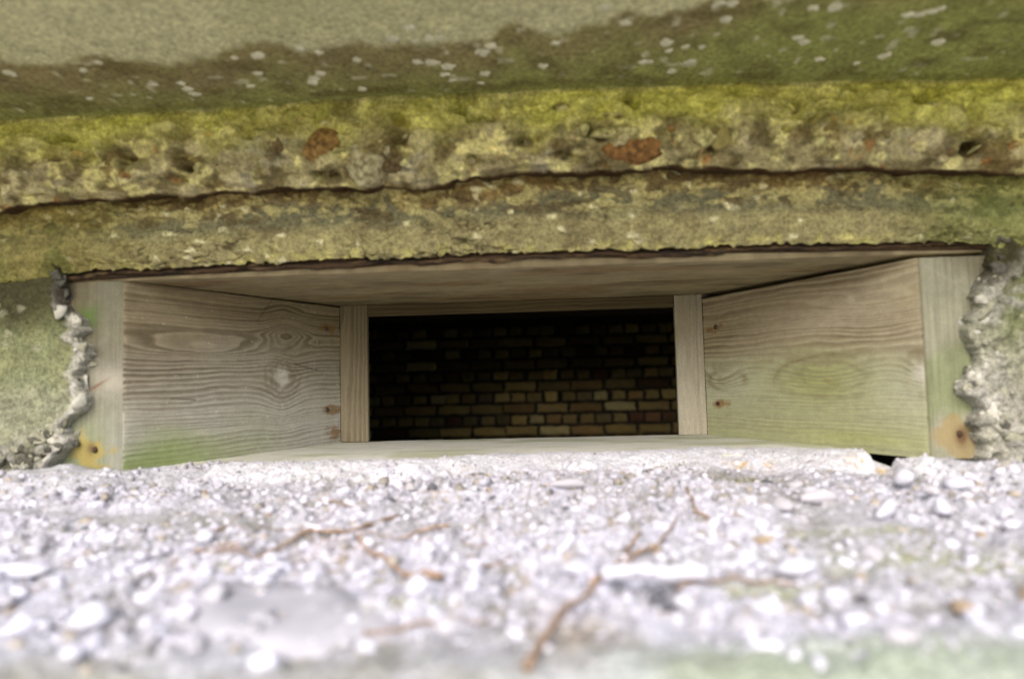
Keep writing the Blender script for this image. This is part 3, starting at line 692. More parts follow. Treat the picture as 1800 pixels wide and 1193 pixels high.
def col_left(U, V, L):
    k1, k2 = g_l(508, 612), g_l(497, 664)
    k3 = g_l(330, 605)
    F = wood_field(U, V, [(k1[0], k1[1]+.004, .036, .012, 3.2, 1), (k2[0], k2[1], .034, .019, 2.6, 1), (k3[0]+.02, k3[1]-.004, .085, .016, 2.6)], .0068, 500)
    # the outer end is cut across the grain: lines run down the corner at a slant
    Fe = (V*.75+U*1.6)/.0075 + 1.2*fbm(U*14, V*10, seed=505)
    g = np.where(U < 0, grain(Fe)*.45, grain(F))
    fib = fbm(U*45, V*900, seed=510, o=2)*(U >= 0)
    ang = fbm(U*6, V*9, seed=512, o=3)
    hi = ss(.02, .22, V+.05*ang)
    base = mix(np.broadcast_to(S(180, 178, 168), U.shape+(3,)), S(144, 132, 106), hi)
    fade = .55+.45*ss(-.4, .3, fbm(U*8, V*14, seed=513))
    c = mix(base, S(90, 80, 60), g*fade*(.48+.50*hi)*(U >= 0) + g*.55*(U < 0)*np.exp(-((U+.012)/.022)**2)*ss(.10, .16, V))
    c = c*(1+.13*fib[..., None])*(1+.14*ang[..., None])
    c = mix(c, S(126, 144, 74), ss(.07, .0, V+.025*fbm(U*12, V*14, seed=514))*ss(.33, .05, U)*.75*(U >= -.0))
    # knots
    kd = gs(U, V, k1, .010, .006); c = mix(c, S(112, 92, 70), kd*.55)
    kr = np.hypot((U-k2[0])/.0200, (V-k2[1])/.0180)+.40*fbm(U*80, V*80, seed=532, o=4); wp = 1-ss(.30, 1.05, kr); c = mix(c, S(98, 86, 66), np.exp(-((kr-1.22)/.16)**2)*.4); c = mix(c, S(112, 100, 80), np.exp(-((kr-1.75)/.14)**2)*.4); c = mix(c, S(206, 202, 194), np.clip(wp, 0, 1)*(.62+.5*fbm(U*60, V*160, seed=516)))
    for q, ru, rv in ((g_l(578, 578), .016, .006), (g_l(583, 719), .016, .006), (g_l(588, 758), .012, .009)):
        c = mix(c, S(126, 98, 58), stain(U, V, q, ru*1.5, rv*1.6, 578)*.8)
    c = mix(c, S(214, 208, 196), ss(.93, .97, vn(U*170, V*170, seed=519))*.45)
    for (qa, qb) in (((452, 565), (482, 522)), ((300, 700), (345, 702)), ((520, 640), (560, 652))):
        (ua, va), (ub, vb) = g_l(*qa), g_l(*qb); tt_ = np.clip((U-ua)/(ub-ua), 0, 1)
        ck = np.exp(-((V-(va+(vb-va)*tt_)-.0015*fbm(U*90, V*0, seed=522))/.0011)**2)*(U > ua)*(U < ub); c = mix(c, S(58, 50, 40), ck*.7)
    # end face: shading put into the colour, dimmed overall, lighter near the corner
    e = (U < 0)
    c = np.where(e[..., None], mix(c, S(172, 172, 156), .45*np.exp(-((U+.02)/.03)**2))*np.array([.50, .515, .49])*(1+.16*fbm(U*26, V*12, seed=533, o=4)[..., None])*(1+.22*fbm(U*420, V*16, seed=534, o=2)[..., None]), c)
    c = mix(c, S(160, 155, 142), e*gs(U, V, (-.018, .115), .024, .017)*.8)
    c = mix(c, S(112, 72, 46), e*np.exp(-((V-.112-(U+.03)*.55)/.0022)**2)*gs(U, V, (-.036, .11), .014, .03)*.8)
    c = mix(c, S(84, 112, 48), e*np.clip(gs(U, V, (-.048, .198), .015, .014)*1.2, 0, 1)*ss(-.5, .3, fbm(U*70, V*70, seed=530))*.75)
    c = mix(c, S(118, 130, 84), e*ss(.10, .02, V)*ss(-.005, -.05, U)*.6)
    yq = on_y(160, 788, YF); yy_ = stain(U, V, (-(XOL-yq[0]), yq[2]-ZB), .030, .024, 570)
    c = mix(c, S(150, 132, 70), e*yy_*.75); c = mix(c, S(90, 76, 54), e*gs(U, V, (-(XOL-yq[0]), yq[2]-ZB), .006, .008)*.9)
    c = c*(1+.10*fbm(U*120, V*120, seed=521, o=3)[..., None])
    rel = -.0010*g*fade*(U >= 0) + .0004*fib + .0010*fbm(U*20, V*30, seed=520) + .0012*wp - .0006*kd
    return c, rel
def col_right(U, V, L):
    k1, k2, k3 = g_r(1275, 668), g_r(1450, 660), g_r(1612, 655)
    F = wood_field(U, V, [(k1[0]+.02, k1[1], .055, .022, 3.0), (k2[0], k2[1], .075, .030, 2.6), (-.004, k3[1], .030, .020, 3.4), (.06, .18, .075, .04, 2.2)], .0072, 540, .9)
    top = ss(.09, .16, V)
    g = np.where(U < 0, .12, grain(F))
    fib = fbm(U*40, V*800, seed=550, o=2)*(U >= 0)
    ang = fbm(U*6, V*9, seed=552, o=3)
    base = mix(np.broadcast_to(S(176, 177, 152), U.shape+(3,)), S(172, 161, 136), top)
    eye = gs(U, V, (k1[0]+.01, k1[1]), .05, .02)+gs(U, V, (0, k3[1]), .03, .026)
    fade = ss(-.5, .3, fbm(U*7, V*13, seed=553))
    c = mix(base, S(104, 86, 58), g*(.13+.60*top*(.35+.65*fade)+.50*np.clip(eye, 0, 1)))
    alg = np.clip(gs(U, V, (k2[0]+.01, k2[1]-.005), .11, .045)*.9 + ss(.085, .01, V)*.6 + .25*ang, 0, 1)*(U >= 0)
    c = mix(c, S(146, 152, 78), alg*.78*(1-.5*g))
    c = mix(c, S(112, 98, 62), g*alg*.5); c = mix(c, S(122, 112, 66), ss(.12, .4, fbm(U*16, V*40, seed=567, o=4))*gs(U, V, (k2[0]+.03, k2[1]), .09, .03)*.7)
    wv = .30*fbm(U*20, V*30, seed=569, o=4)
    for (kc_, ru, rv, rad_, th_, al_) in ((k1, .050, .019, 1.0, .13, .5), (k1, .050, .019, .5, .12, .35), (k2, .085, .030, 1.0, .10, .45), (k2, .085, .030, .62, .09, .3), ((-.002, k3[1]), .030, .028, 1.0, .16, .6)):
        c = mix(c, S(108, 96, 62), (U >= 0)*np.exp(-((np.hypot((U-kc_[0])/ru, (V-kc_[1])/rv)+wv-rad_)/th_)**2)*al_*ss(-.5, .2, fbm(U*18, V*26, seed=571)))
    c = mix(c, S(158, 160, 98), (U >= 0)*gs(U, V, (.10, .014), .09, .010)*.5)
    wp = gs(U, V, (.002, k3[1]-.001), .011, .011); c = mix(c, S(196, 192, 178), np.clip(wp*1.1, 0, 1)*(U >= 0))
    c = c*(1+.11*fib[..., None])*(1+.10*ang[..., None])
    for q in (g_r(1254, 577), g_r(1262, 710)):
        c = mix(c, S(138, 104, 58), stain(U, V, q, .024, .0085, 582)*.8)
    e = (U < 0)
    c = np.where(e[..., None], mix(np.broadcast_to(S(134, 133, 114), U.shape+(3,)), S(116, 124, 90), ss(.0, .3, fbm(U*12, V*8, seed=560)+ .5*gs(U, V, (-.05, .08), .04, .05))*.8)*(1+.16*fbm(U*30, V*14, seed=561, o=4)[..., None])*(1+.22*fbm(U*420, V*16, seed=568, o=2)[..., None]), c)
    c = mix(c, S(92, 86, 68), np.exp(-((U+.0015)/.0025)**2)*.6)
    c = mix(c, S(150, 146, 130), e*np.exp(-((V-.222-.7*(U+.02)+3*(U+.03)**2)/.0018)**2)*.35)
    yq = on_y(1690, 768, YF); cc = (-(yq[0]-XOR), yq[2]-ZB)
    c = mix(c, S(140, 122, 82), e*stain(U, V, cc, .028, .034, 574)*.75); c = mix(c, S(88, 62, 40), e*np.clip(gs(U, V, cc, .007, .011)*1.2, 0, 1)*.85)
    c = mix(c, S(84, 72, 52), e*ss(.20, .25, V+.9*(-U-.05))*.6)
    c = c*(1+.10*fbm(U*120, V*120, seed=566, o=3)[..., None])
    rel = -.0010*g*(U >= 0)*(.35+.65*top) + .0003*fib + .0010*fbm(U*18, V*26, seed=562)
    return c, rel
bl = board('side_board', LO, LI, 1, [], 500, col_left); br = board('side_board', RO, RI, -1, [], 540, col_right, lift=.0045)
bl['label'] = 'grey side board with a pale worn knot'; br['label'] = 'pinkish side board stained green with algae'

def plank(name, x0, x1, y0, y1, z0, z1, axis, face, c1, c2, seed, sp=.006, parent=frame, nu=160, nv=60, extra=None):
    """A plank whose seen face carries the grain; axis: the way the grain runs; face: 'down', 'up' or 'front'."""
    if face in ('down', 'up'):
        a = np.linspace(x0, x1, nu); b = np.linspace(y0, y1, nv)
        U, V = np.meshgrid(a, b); X, Y = U, V; Z = np.full_like(U, z0 if face == 'down' else z1); bk = (0, 0, (z1-z0) if face == 'down' else -(z1-z0)); dn = (0, 0, -1 if face == 'down' else 1)
        fl = (face == 'down')
    else:
        a = np.linspace(x0, x1, nu); b = np.linspace(z0, z1, nv)
        U, V = np.meshgrid(a, b); X, Z = U, V; Y = np.full_like(U, y0); bk = (0, y1-y0, 0); dn = (0, -1, 0); fl = False
    gu, gv = (U, V) if axis == 'u' else (V, U)
    F = wood_field(gu, gv, [], sp, seed); g = grain(F); fib = fbm(gu*40, gv*800, seed=seed+4, o=2); bl_ = fbm(gu*7, gv*12, seed=seed+5, o=3)
    c = mix(np.broadcast_to(c1, U.shape+(3,)), c2, .5*g+.35*bl_)*(1+.14*fib[..., None])
    if extra is not None: c = extra(X, Y, Z, c)
    rel = -.0006*g + .0003*fib + .0006*fbm(gu*16, gv*30, seed=seed+6)
    Pp = np.stack([X+dn[0]*rel, Y+dn[1]*rel, Z+dn[2]*rel], -1)
    return sheet(name, Pp, c, M_wood, parent, back=bk, flip=fl)
XPL, XPR = on_y(646, 665, YI)[0], on_y(1190, 650, YI)[0]
HZ = on_y(900, 548, YI)[2]
plank('soffit_board', XOL-.075, XOR+.09, .852, 1.216, ZT2+.0005, ZT2+.027, 'u', 'down', S(150, 138, 108), S(98, 86, 62), 600, .007, nu=420, nv=150,
      extra=lambda X, Y, Z, c: mix(mix(c*(1+.35*fbm(X*70, Y*240, seed=608, o=4)[..., None]), S(120, 84, 44), ss(.1, .5, fbm(X*6, Y*16, seed=606))*.4), S(64, 54, 36), ss(.2, .6, fbm(X*10, Y*30, seed=607))*.45))
plank('sill_board', XOL-.075, float(on_z(1512, 796, ZB)[0]), .897, 1.216, ZB-.030, ZB, 'u', 'up', S(214, 214, 205), S(182, 182, 168), 620, .007, nu=420, nv=110,
      extra=lambda X, Y, Z, c: mix(c, S(150, 160, 104), ss(.0, .5, fbm(X*7, Y*20, seed=626)+.4*ss(.1, .4, X))*.5))
plank('post', XIL+.0005, XPL, YI, YI+.014, ZB+.0005, ZT2+.0002, 'v', 'front', S(132, 122, 100), S(86, 78, 60), 640, .009, nu=44, nv=150)
plank('post', XPR, XIR-.0005, YI, YI+.014, ZB+.0005, ZT2+.0002, 'v', 'front', S(166, 159, 142), S(120, 112, 94), 660, .009, nu=44, nv=150)
plank('header_rail', XPL+.0005, XPR-.0005, YI+.001, YI+.013, HZ, ZT2+.0002, 'u', 'front', S(98, 86, 62), S(66, 56, 38), 680, .007, nu=260, nv=22)

# rotten dark strip between the soffit board and the lintel
r0 = on_y(96, 476, .846)[0]; r1 = on_y(1768, 438, .846)[0]
nxs, nzs = 700, 22
sx = np.linspace(r0, r1, nxs); SX = np.repeat(sx[None], nzs, 0); w_ = np.repeat(np.linspace(0, 1, nzs)[:, None], nxs, 1)
zlow = ZT2 + .0085 + .0045*fbm(sx*34, 0*sx, seed=700, o=4) - .009*np.exp(-((sx-r0)/.035)**2) - .006*np.exp(-((sx-r1)/.03)**2); zup = np.interp(sx, bx_, bz_) + .010
SZ = zlow[None] + (zup-zlow)[None]*w_
rel = .0024*fbm(SX*40, SZ*160, seed=702, o=4) + .0014*fbm(SX*150, SZ*300, seed=703) + .0035*np.exp(-((w_-.18)/.16)**2)
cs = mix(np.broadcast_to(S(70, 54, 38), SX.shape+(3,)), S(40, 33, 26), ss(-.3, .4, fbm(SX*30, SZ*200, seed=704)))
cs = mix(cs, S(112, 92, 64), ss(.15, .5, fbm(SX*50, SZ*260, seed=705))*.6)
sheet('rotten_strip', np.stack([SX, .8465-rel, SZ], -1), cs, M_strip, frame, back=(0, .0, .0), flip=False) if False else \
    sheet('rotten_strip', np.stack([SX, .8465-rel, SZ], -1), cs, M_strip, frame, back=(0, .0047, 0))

def screw(px, py, o, i, parent, r=.0042, mat=M_steel):
    """Slotted countersunk screw head standing proud of its board."""
    a, t, n = bplane(o, i)
    if n@(-ray(px, py)) < 0: n = -n
    q = on_plane(px, py, a, n); t2 = np.cross(n, t); V = []; F = []; k = 14
    for (f, h) in ((1.15, -.001), (1.0, .0012), (.85, .0018), (.3, .0019)):
        for j in range(k):
            an = 2*math.pi*j/k; sl = -.0010 if (f < .9 and abs(math.sin(an)) < .3) else 0
            V.append(q + (t*math.cos(an)+t2*math.sin(an))*r*f + n*(h+sl))
    for rr in range(3):
        for j in range(k): F.append([rr*k+j, rr*k+(j+1) % k, (rr+1)*k+(j+1) % k, (rr+1)*k+j])
    F.append([3*k+j for j in range(k)])
    return finish('screw', V, F, mat, parent)
screw(573, 578, LO, LI, bl); screw(575, 720, LO, LI, bl, .0038); screw(1258, 575, RO, RI, br); screw(1262, 709, RO, RI, br, .0036, M_rust)
def nail(px, py, parent):
    q = on_y(px, py, YF-.0016); V = []; F = []; k = 12
    for f, h in ((1, .003), (1, -.0012), (.6, -.0022)):
        for j in range(k): V.append(q+np.array([math.cos(2*math.pi*j/k)*(.0030+.0008*math.sin(3*j))*f, h*.5, math.sin(2*math.pi*j/k)*.0042*f]))
    for rr in range(2):
        for j in range(k): F.append([rr*k+j, rr*k+(j+1) % k, (rr+1)*k+(j+1) % k, (rr+1)*k+j])
    F.append([2*k+j for j in range(k)])
    return finish('nail', V, F, M_rust, parent)
nail(166, 790, bl); nail(1687, 762, br)

# ================================================================ gravel, stones and twigs on the ledge
def lz(x, y):
    return float(real_h(np.array([x]), np.array([y]))[0])
pcol = [S(214, 212, 220), S(198, 196, 204), S(182, 180, 184), S(168, 166, 166), S(176, 166, 150), S(104, 104, 108), S(222, 220, 226), S(160, 154, 142)]
pprob = [.26, .24, .18, .12, .05, .02, .09, .05]
NG = 12500
gx = rng.uniform(-1, 1, NG*3); gyv = .33 + (.905-.33)*rng.random(NG*3)**.8
gxx = gx*(.40+.62*(gyv-.24)/.66) - .045*gyv
pbv = pebbly(gxx, gyv); crust = (1-ss(.09, .14, np.interp(gxx, sq[:, 0], sq[:, 1])-gyv))*.60; ok = rng.random(NG*3) < np.maximum(pbv**1.3, crust)
ysv = np.interp(gxx, sq[:, 0], sq[:, 1]); ok &= gyv < ysv-.004-.03*rng.random(NG*3)**2
ok &= ~((gyv > .832) & ((gxx < -.60) | (gxx > .53)))
crust = crust*(np.abs(gxx-.0) < .42)
ok &= np.exp(-((gxx-HOL[0])/.038)**2-((gyv-HOL[1])/.022)**2) < .35
idx = np.where(ok)[0][:NG]
gxx, gyv = gxx[idx], gyv[idx]; n = len(gxx); crust = crust[idx]
rad = np.clip(.0021*np.exp(rng.normal(0, .55, n)), .0010, .0070)
rad *= (1-.75*crust)*np.clip(.95+.5*fbm(gxx*8, gyv*8, seed=800), .6, 1.5)*(1+.35*ss(.8, .84, gyv)*((gxx < -.45) | (gxx > .40)))
base = I1[0]; nb = len(base); 
Vv = np.repeat(base[None], n, 0)
sc3 = np.stack([rng.uniform(.8, 1.45, n), rng.uniform(.8, 1.3, n), rng.uniform(.6, .95, n)], -1)*rad[:, None]
cuts = []
for q in range(48):                       # angular stone shapes: a ball cut by planes
    B = base*(1+.10*rng.normal(size=(nb, 1)).clip(-1, 1))
    for _ in range(9):
        nn = rng.normal(size=3); nn /= np.linalg.norm(nn); e_ = B@nn-rng.uniform(.45, .8); B = B-np.outer(np.maximum(e_, 0), nn)
    cuts.append(B)
Vv = np.array(cuts)[rng.integers(0, 48, n)]*sc3[:, None]*1.25
an = rng.uniform(0, 6.28, n); ca, sa = np.cos(an)[:, None], np.sin(an)[:, None]
tl = rng.normal(0, .35, n); ct, st_ = np.cos(tl)[:, None], np.sin(tl)[:, None]
x_, y_, z_ = Vv[..., 0], Vv[..., 1]*ct-Vv[..., 2]*st_, Vv[..., 1]*st_+Vv[..., 2]*ct
gz = real_h(gxx, gyv)
Vv = np.stack([x_*ca-y_*sa+gxx[:, None], x_*sa+y_*ca+gyv[:, None], z_+(gz+rng.uniform(-.25, .30, n)*rad)[:, None]], -1)
Fg = (I1[1][None] + (np.arange(n)*nb)[:, None, None]).reshape(-1, 3)
kc = np.array(pcol)[rng.choice(8, n, p=np.array(pprob)/sum(pprob))]*rng.uniform(.64, .88, (n, 1))*np.array([1, 1.01, 1.07])
kc = kc*(1-.6*crust[:, None]) + .6*crust[:, None]*S(196, 195, 200)*rng.uniform(.7, 1, (n, 1))
gravel = finish('gravel', Vv.reshape(-1, 3), Fg, M_gravel, None, np.repeat(kc[:, None], nb, 1).reshape(-1, 3), False); gravel['kind'] = 'stuff'
gravel['label'] = 'pale fine gravel bedded all over the rough ledge'

M_pe = {'white': mat_plain('white_stone', S(168, 168, 180), S(192, 192, 202), .75, 120, .3, .001, .06),
        'grey': mat_plain('grey_stone', S(152, 150, 156), S(182, 180, 187), .75, 120, .3, .001, .10),
        'tan': mat_plain('tan_stone', S(138, 120, 98), S(170, 152, 128), .75, 120, .3, .001, .10),
        'dark': mat_plain('slate_stone', S(70, 72, 78), S(104, 106, 112), .6, 120, .3, .001, .10)}
protoM = {}
for kind in M_pe:
    for q in range(6):
        V, F = I2; rs = np.random.default_rng(1000+q*7+len(kind))
        V = V*(1+.24*fbm(V[:, 0]*1.2+q, V[:, 1]*1.2, V[:, 2]*1.2, seed=q+3, o=2) + .07*fbm(V[:, 0]*4, V[:, 1]*4, V[:, 2]*4, seed=q+30, o=2))[:, None]
        for _ in range(10):
            nn = rs.normal(size=3); nn /= np.linalg.norm(nn); e = V@nn-rs.uniform(.45, .8); V = V-np.outer(np.maximum(e, 0)*.92, nn)
        me = bpy.data.meshes.new('pebble'); me.from_pydata([tuple(v) for v in V], [], F.tolist()); me.update()
        me.polygons.foreach_set('use_smooth', np.ones(len(F), dtype=bool)); me.materials.append(M_pe[kind]); protoM[(kind, q)] = me
def pebble(x, y, r, kind, label, group=None, name='pebble', asp=(1.2, 1, .75), rot=None, sink=.92, tilt=0.0):
    o = bpy.data.objects.new(name, protoM[(kind, int(rng.integers(0, 6)))]); C.objects.link(o)
    o.scale = (r*asp[0], r*asp[1], r*asp[2]); o.rotation_euler = (tilt + (rng.normal()*.25 if group else 0), rng.normal()*.25 if group else 0, rng.uniform(0, 6.28) if rot is None else rot)
    o.location = (x, y, lz(x, y) + r*asp[2]*(1-sink) + H)
    return tag(o, label, 'stone' if name != 'pebble' else 'pebble', group)
lab = {'white': 'whitish rounded pebble lying among the gravel on the ledge', 'grey': 'light grey pebble lying among the gravel on the ledge',
       'tan': 'tan brown pebble lying among the gravel on the ledge', 'dark': 'dark slate grey pebble lying among the gravel on the ledge'}
cnt = 0; placed = []
while cnt < 272:
    t = rng.random(); y = .355 + (.86-.355)*t**1.15; x = rng.uniform(-1, 1)*(.78*y+.02) - .05*y
    if pebbly(np.array([x]), np.array([y]))[0] < .35 or y > np.interp(x, sq[:, 0], sq[:, 1])-.03: continue
    if y > .80 and (x < -.56 or x > .52): continue
    r = float(np.clip(.0056*math.exp(rng.normal(0, .42)), .0036, .0135))
    if any((x-a)**2+(y-b)**2 < (.8*(r+q))**2 for a, b, q in placed): continue
    placed.append((x, y, r)); kind = rng.choice(['white', 'grey', 'tan', 'dark'], p=[.46, .47, .05, .02])
    dn = 'near the front edge' if y < .50 else ('midway across' if y < .66 else 'close under the slit')
    sx_ = x/(.78*y+.02); sn_ = 'left side' if sx_ < -.38 else ('middle' if sx_ < .28 else 'right side')
    tone = {'white': 'whitish', 'grey': 'light grey', 'tan': 'tan brown', 'dark': 'dark slate grey'}[kind]
    pebble(x, y, r, kind, tone + (' larger' if r > .0070 else ' small') + ' pebble ' + dn + ' on the ledge, ' + sn_, tone + (' larger' if r > .0070 else ' small') + ' pebbles ' + dn + ', ' + sn_, asp=(rng.uniform(1, 1.4), rng.uniform(.85, 1.1), rng.uniform(.6, .95))); cnt += 1
def at(px, py, dz=0.0):
    z = -.12
    for _ in range(8): q = on_z(px, py, z+dz); z = lz(q[0], q[1])
    return q
# stones one can point at
for (a, b, r, kind, asp, rot, lb, sk) in [
    (30, 1012, .0125, 'white', (2.1, .9, .6), 0, 'long white flat stone at the left edge of the ledge', .3),
    (160, 1100, .0105, 'white', (1.3, 1, .9), .4, 'large white rounded stone near the front left of the ledge', .3),
    (1400, 998, .0105, 'white', (1.8, 1, .7), .1, 'white blocky stone right of the forked root', .3),
    (1020, 1000, .0090, 'white', (1.7, .9, .7), .2, 'white chunky stone between the two arms of the forked root', .3),
    (175, 860, .0075, 'dark', (2.2, .8, .6), .1, 'dark slate chip below the left timber end', .3),
    (735, 1068, .0085, 'white', (1.1, 1, 1), 1, 'white stone beside the flat slab, right of its tip', .3),
    (360, 945, .007, 'white', (1.3, .9, .8), .2, 'small bright white pebble near the trowelled patch', .3),
    (425, 975, .0075, 'white', (1.3, .9, .7), .3, 'white oblong pebble behind the flat slab', .3),
    (1560, 905, .012, 'white', (1.5, 1, .9), .5, 'angular white stone below the right timber end', .3),
    (1440, 880, .013, 'grey', (1.6, 1, .8), .2, 'broad pale grey stone under the mortar lip on the right', .4),
    (1000, 865, .011, 'grey', (2.0, 1, .7), .1, 'broad pale grey lump beneath the mossy mortar lip', .45),
    (1590, 850, .011, 'white', (1.1, 1, 1), .3, 'white round cobble at the foot of the right timber end', .25),
    (1650, 845, .011, 'white', (1.1, 1, .9), .9, 'second white round cobble, to the right of the hollow', .25),
    (1640, 880, .010, 'grey', (1.2, 1, .8), .5, 'pale cobble in front of the pair at the right timber end', .3),
    (160, 822, .0085, 'white', (1.2, 1, .9), .5, 'white stone heaped under the left timber end, nearest the corner', .25),
    (190, 838, .0075, 'white', (1, 1, 1.1), .5, 'upright white pebble heaped under the left timber end', .25),
    (222, 845, .007, 'white', (1.2, 1, .9), .2, 'white pebble right of the heap under the left timber end', .25),
    (135, 842, .008, 'grey', (1.2, 1, .9), .2, 'grey pebble left of the heap under the left timber end', .25)]:
    q = at(a, b, r*.3); pebble(q[0], q[1], r, kind, lb, None, 'stone', asp, rot, sk)

# pale flat slab in the front left
q0 = [at(a, b) for a, b in [(325, 1040), (480, 1030), (620, 1052), (685, 1085), (690, 1125), (560, 1150), (430, 1112), (350, 1070)]]
cxy = np.mean(q0, 0); V = []; F = []; k = 40; slab_z = float(np.mean([lz(q[0], q[1]) for q in q0]))+.0015
ang0 = np.unwrap([math.atan2(q[1]-cxy[1], q[0]-cxy[0]) for q in q0]); rr0 = [math.hypot(q[1]-cxy[1], q[0]-cxy[0]) for q in q0]
o_ = np.argsort([a % (2*math.pi) for a in ang0]); aa = np.array([ang0[i] % (2*math.pi) for i in o_]); ra = np.array([rr0[i] for i in o_])
for (f, hgt) in ((1.06, -.012), (1.0, -.0005), (.95, .0020), (.6, .0026), (.3, .0028)):
    for j in range(k):
        a = 2*math.pi*j/k; r = np.interp(a, np.concatenate([aa-2*math.pi, aa, aa+2*math.pi]), np.tile(ra, 3))*f*(1+.09*vn(np.array([math.cos(a)*4]), np.array([math.sin(a)*3]), seed=9)[0])
        x, y = cxy[0]+r*math.cos(a), cxy[1]+r*math.sin(a)
        V.append((x, y, slab_z + hgt + .05*(y-cxy[1]) - .04*(x-cxy[0]) + .0022*float(fbm(np.array([x*50]), np.array([y*50]), seed=12, o=5)[0])))
for rr in range(4):
    for j in range(k): F.append([rr*k+j, rr*k+(j+1) % k, (rr+1)*k+(j+1) % k, (rr+1)*k+j])
F.append([4*k+j for j in range(k)])
tag(finish('flat_stone', V, F, mat_plain('slab_stone', S(142, 142, 150), S(164, 163, 170), .85, 30, .4, .001)), 'broad flat pale grey stone in the front left of the ledge', 'stone')

def tube(name, pts, r0, r1, mat, label, cat, seed, wob=.0015, lift=.4, sides=7, nstep=26, pix=True):
    Q = np.array([at(*p) for p in pts]) if pix else np.array(pts)
    tt = np.linspace(0, 1, len(Q)); T = np.linspace(0, 1, nstep)
    x = np.interp(T, tt, Q[:, 0]) + wob*fbm(T*9, 0*T, seed=seed); y = np.interp(T, tt, Q[:, 1]) + wob*fbm(T*9, 0*T+3, seed=seed+1)
    r = r0+(r1-r0)*T; r = r*(1+.25*vn(T*14, 0*T, seed=seed+2))
    z = np.maximum(real_h(x, y), np.convolve(np.pad(real_h(x, y), 3, 'edge'), np.ones(7)/7, 'valid')) + r*lift + .0030 + .0010*fbm(T*8, 0*T+7, seed=seed+3)
    if cat == 'stick': z = np.linspace(z[:5].mean(), z[-5:].mean(), nstep) + .0015
    Pc = np.stack([x, y, z], -1); t = np.gradient(Pc, axis=0); t /= np.linalg.norm(t, axis=1)[:, None]
    s_ = np.cross(t, [0, 0, 1]); s_ /= np.linalg.norm(s_, axis=1)[:, None]; u_ = np.cross(s_, t)
    V = []; F = []
    for i in range(nstep):
        for j in range(sides):
            a = 2*math.pi*j/sides; V.append(Pc[i] + (s_[i]*math.cos(a)+u_[i]*math.sin(a))*r[i])
    for i in range(nstep-1):
        for j in range(sides): F.append([i*sides+j, i*sides+(j+1) % sides, (i+1)*sides+(j+1) % sides, (i+1)*sides+j])
    F.append([j for j in range(sides)][::-1]); F.append([(nstep-1)*sides+j for j in range(sides)])
    return V, F
def twig(pts, r0, r1, label, seed, cat='twig', name='twig', mat=M_twig, branch=None, **k):
    V, F = tube(name, pts, r0, r1, mat, label, cat, seed, **k)
    if branch:
        V2, F2 = tube(name, branch[0], branch[1], branch[2], mat, label, cat, seed+9, **k); o = len(V)
        V = V+V2; F = F+[[o+i for i in f] for f in F2]
    return tag(finish(name, V, F, mat), label, cat)
twig([(925, 1190), (960, 1130), (1000, 1075), (1050, 1030), (1090, 995), (1128, 945)], .0024, .0011, 'forked brown root running up the ledge from its front edge', 1, 'root', 'root', branch=([(1040, 1040), (1100, 1008), (1150, 970), (1190, 940)], .0020, .0008))
twig([(455, 985), (540, 957), (620, 940), (700, 912)], .0011, .0020, 'rust brown twig lying slantwise left of centre', 2)
twig([(625, 958), (680, 985), (740, 1018), (775, 1024)], .0012, .0026, 'short brown twig pointing down to the green moss patch', 3)
twig([(1208, 868), (1222, 905), (1246, 936)], .0012, .0018, 'small brown twig below the mortar lip right of centre', 4)
twig([(1190, 1048), (1290, 1042), (1400, 1036)], .0011, .0007, 'thin brown stem right of the white stick', 5)
twig([(345, 988), (440, 992), (560, 985)], .0009, .0006, 'thin brown pine needle lying across in front of the slanting twig', 6)
twig([(560, 890), (600, 905), (640, 905)], .0012, .0008, 'tiny rust brown twig highest on the left of the ledge', 7)
twig([(790, 945), (740, 940), (700, 955)], .0016, .0010, 'curled brown bark strip right of the slanting twig', 8)
twig([(640, 1125), (760, 1110), (860, 1095)], .0010, .0007, 'thin brown stem in front of the flat slab', 9)
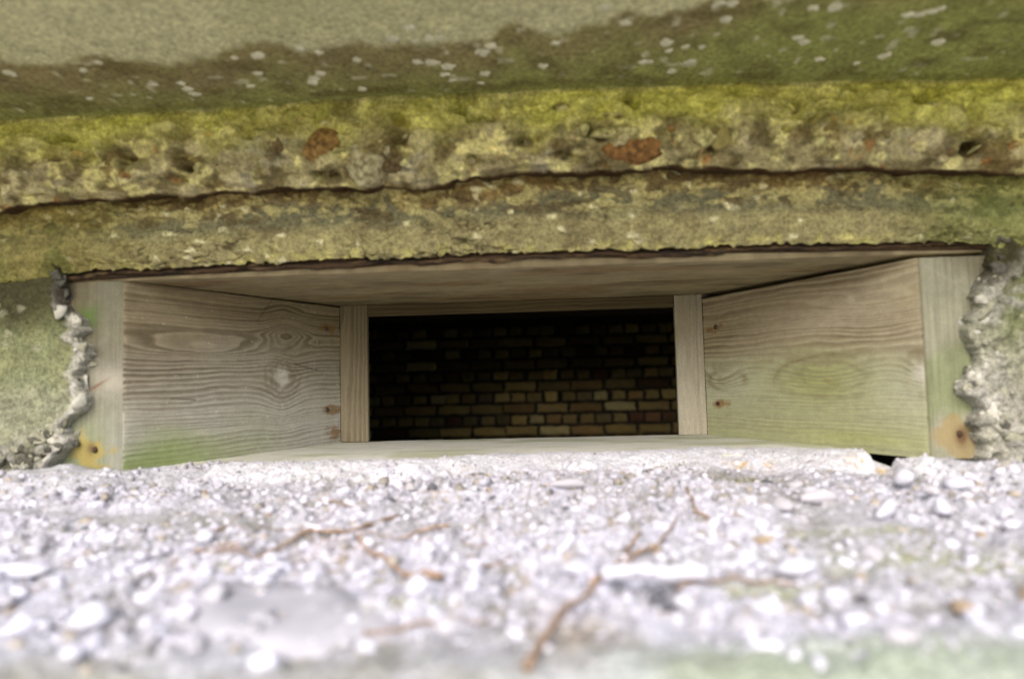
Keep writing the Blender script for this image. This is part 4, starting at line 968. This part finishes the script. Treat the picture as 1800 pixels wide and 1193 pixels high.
twig([(300, 1000), (350, 975), (420, 962)], .0010, .0007, 'thin brown stem behind the long white stone', 10)
twig([(1058, 1056), (1120, 1048), (1180, 1050), (1243, 1054)], .0046, .0052, 'smooth white stick lying across the ledge right of the forked root', 20, 'stick', 'white_stick', M_pe['white'], wob=.0012, lift=.9, sides=12)

for k in range(14):
    a_, b_ = rng.uniform(330, 860), rng.uniform(930, 1010); an_ = rng.normal()*.35-.2; l_ = rng.uniform(35, 90)
    twig([(a_, b_), (a_+l_*.5*math.cos(an_), b_+l_*.5*math.sin(an_)+rng.normal()*3), (a_+l_*math.cos(an_), b_+l_*math.sin(an_))], .0006, .0005, 'short brown pine needle lying in the gravel left of the forked root', 60+k, 'needle', 'pine_needle', sides=5, nstep=10)
    bpy.context.scene.collection.objects[-1]['group'] = 'brown pine needles in the gravel'
# moss tufts along the mortar lip: many small blades, one mass
mv, mf = [], []
for (a, b, nb_, sp) in [(862, 838, 60, .012), (885, 850, 40, .012), (1040, 838, 60, .02), (1100, 832, 60, .02), (1180, 826, 50, .014), (1310, 815, 80, .022), (1270, 822, 40, .018), (1530, 815, 50, .014), (640, 1040, 60, .012), (1600, 962, 60, .03)]:
    q = at(a, b)
    for _ in range(nb_):
        x = q[0]+rng.normal()*sp; y = q[1]+rng.normal()*sp*.35
        if y > np.interp(x, sq[:, 0], sq[:, 1])-.006: continue
        z = lz(x, y)-.001; an = rng.uniform(0, 6.28); h = rng.uniform(.003, .007); w0 = .0007
        dx, dy = math.cos(an)*w0, math.sin(an)*w0; lx2, ly2 = rng.normal()*.002, rng.normal()*.002; o = len(mv)
        mv += [(x-dx, y-dy, z), (x+dx, y+dy, z), (x+dx*.6+lx2*.5, y+dy*.6+ly2*.5, z+h*.6), (x+lx2, y+ly2, z+h)]
        mf += [[o, o+1, o+2], [o, o+2, o+3]]
ms = finish('moss', mv, mf, M_moss); ms['kind'] = 'stuff'; ms['label'] = 'sparse yellow green moss along the mortar lip'
print('tris', sum(len(o.data.polygons) for o in bpy.data.objects if o.type == 'MESH'))
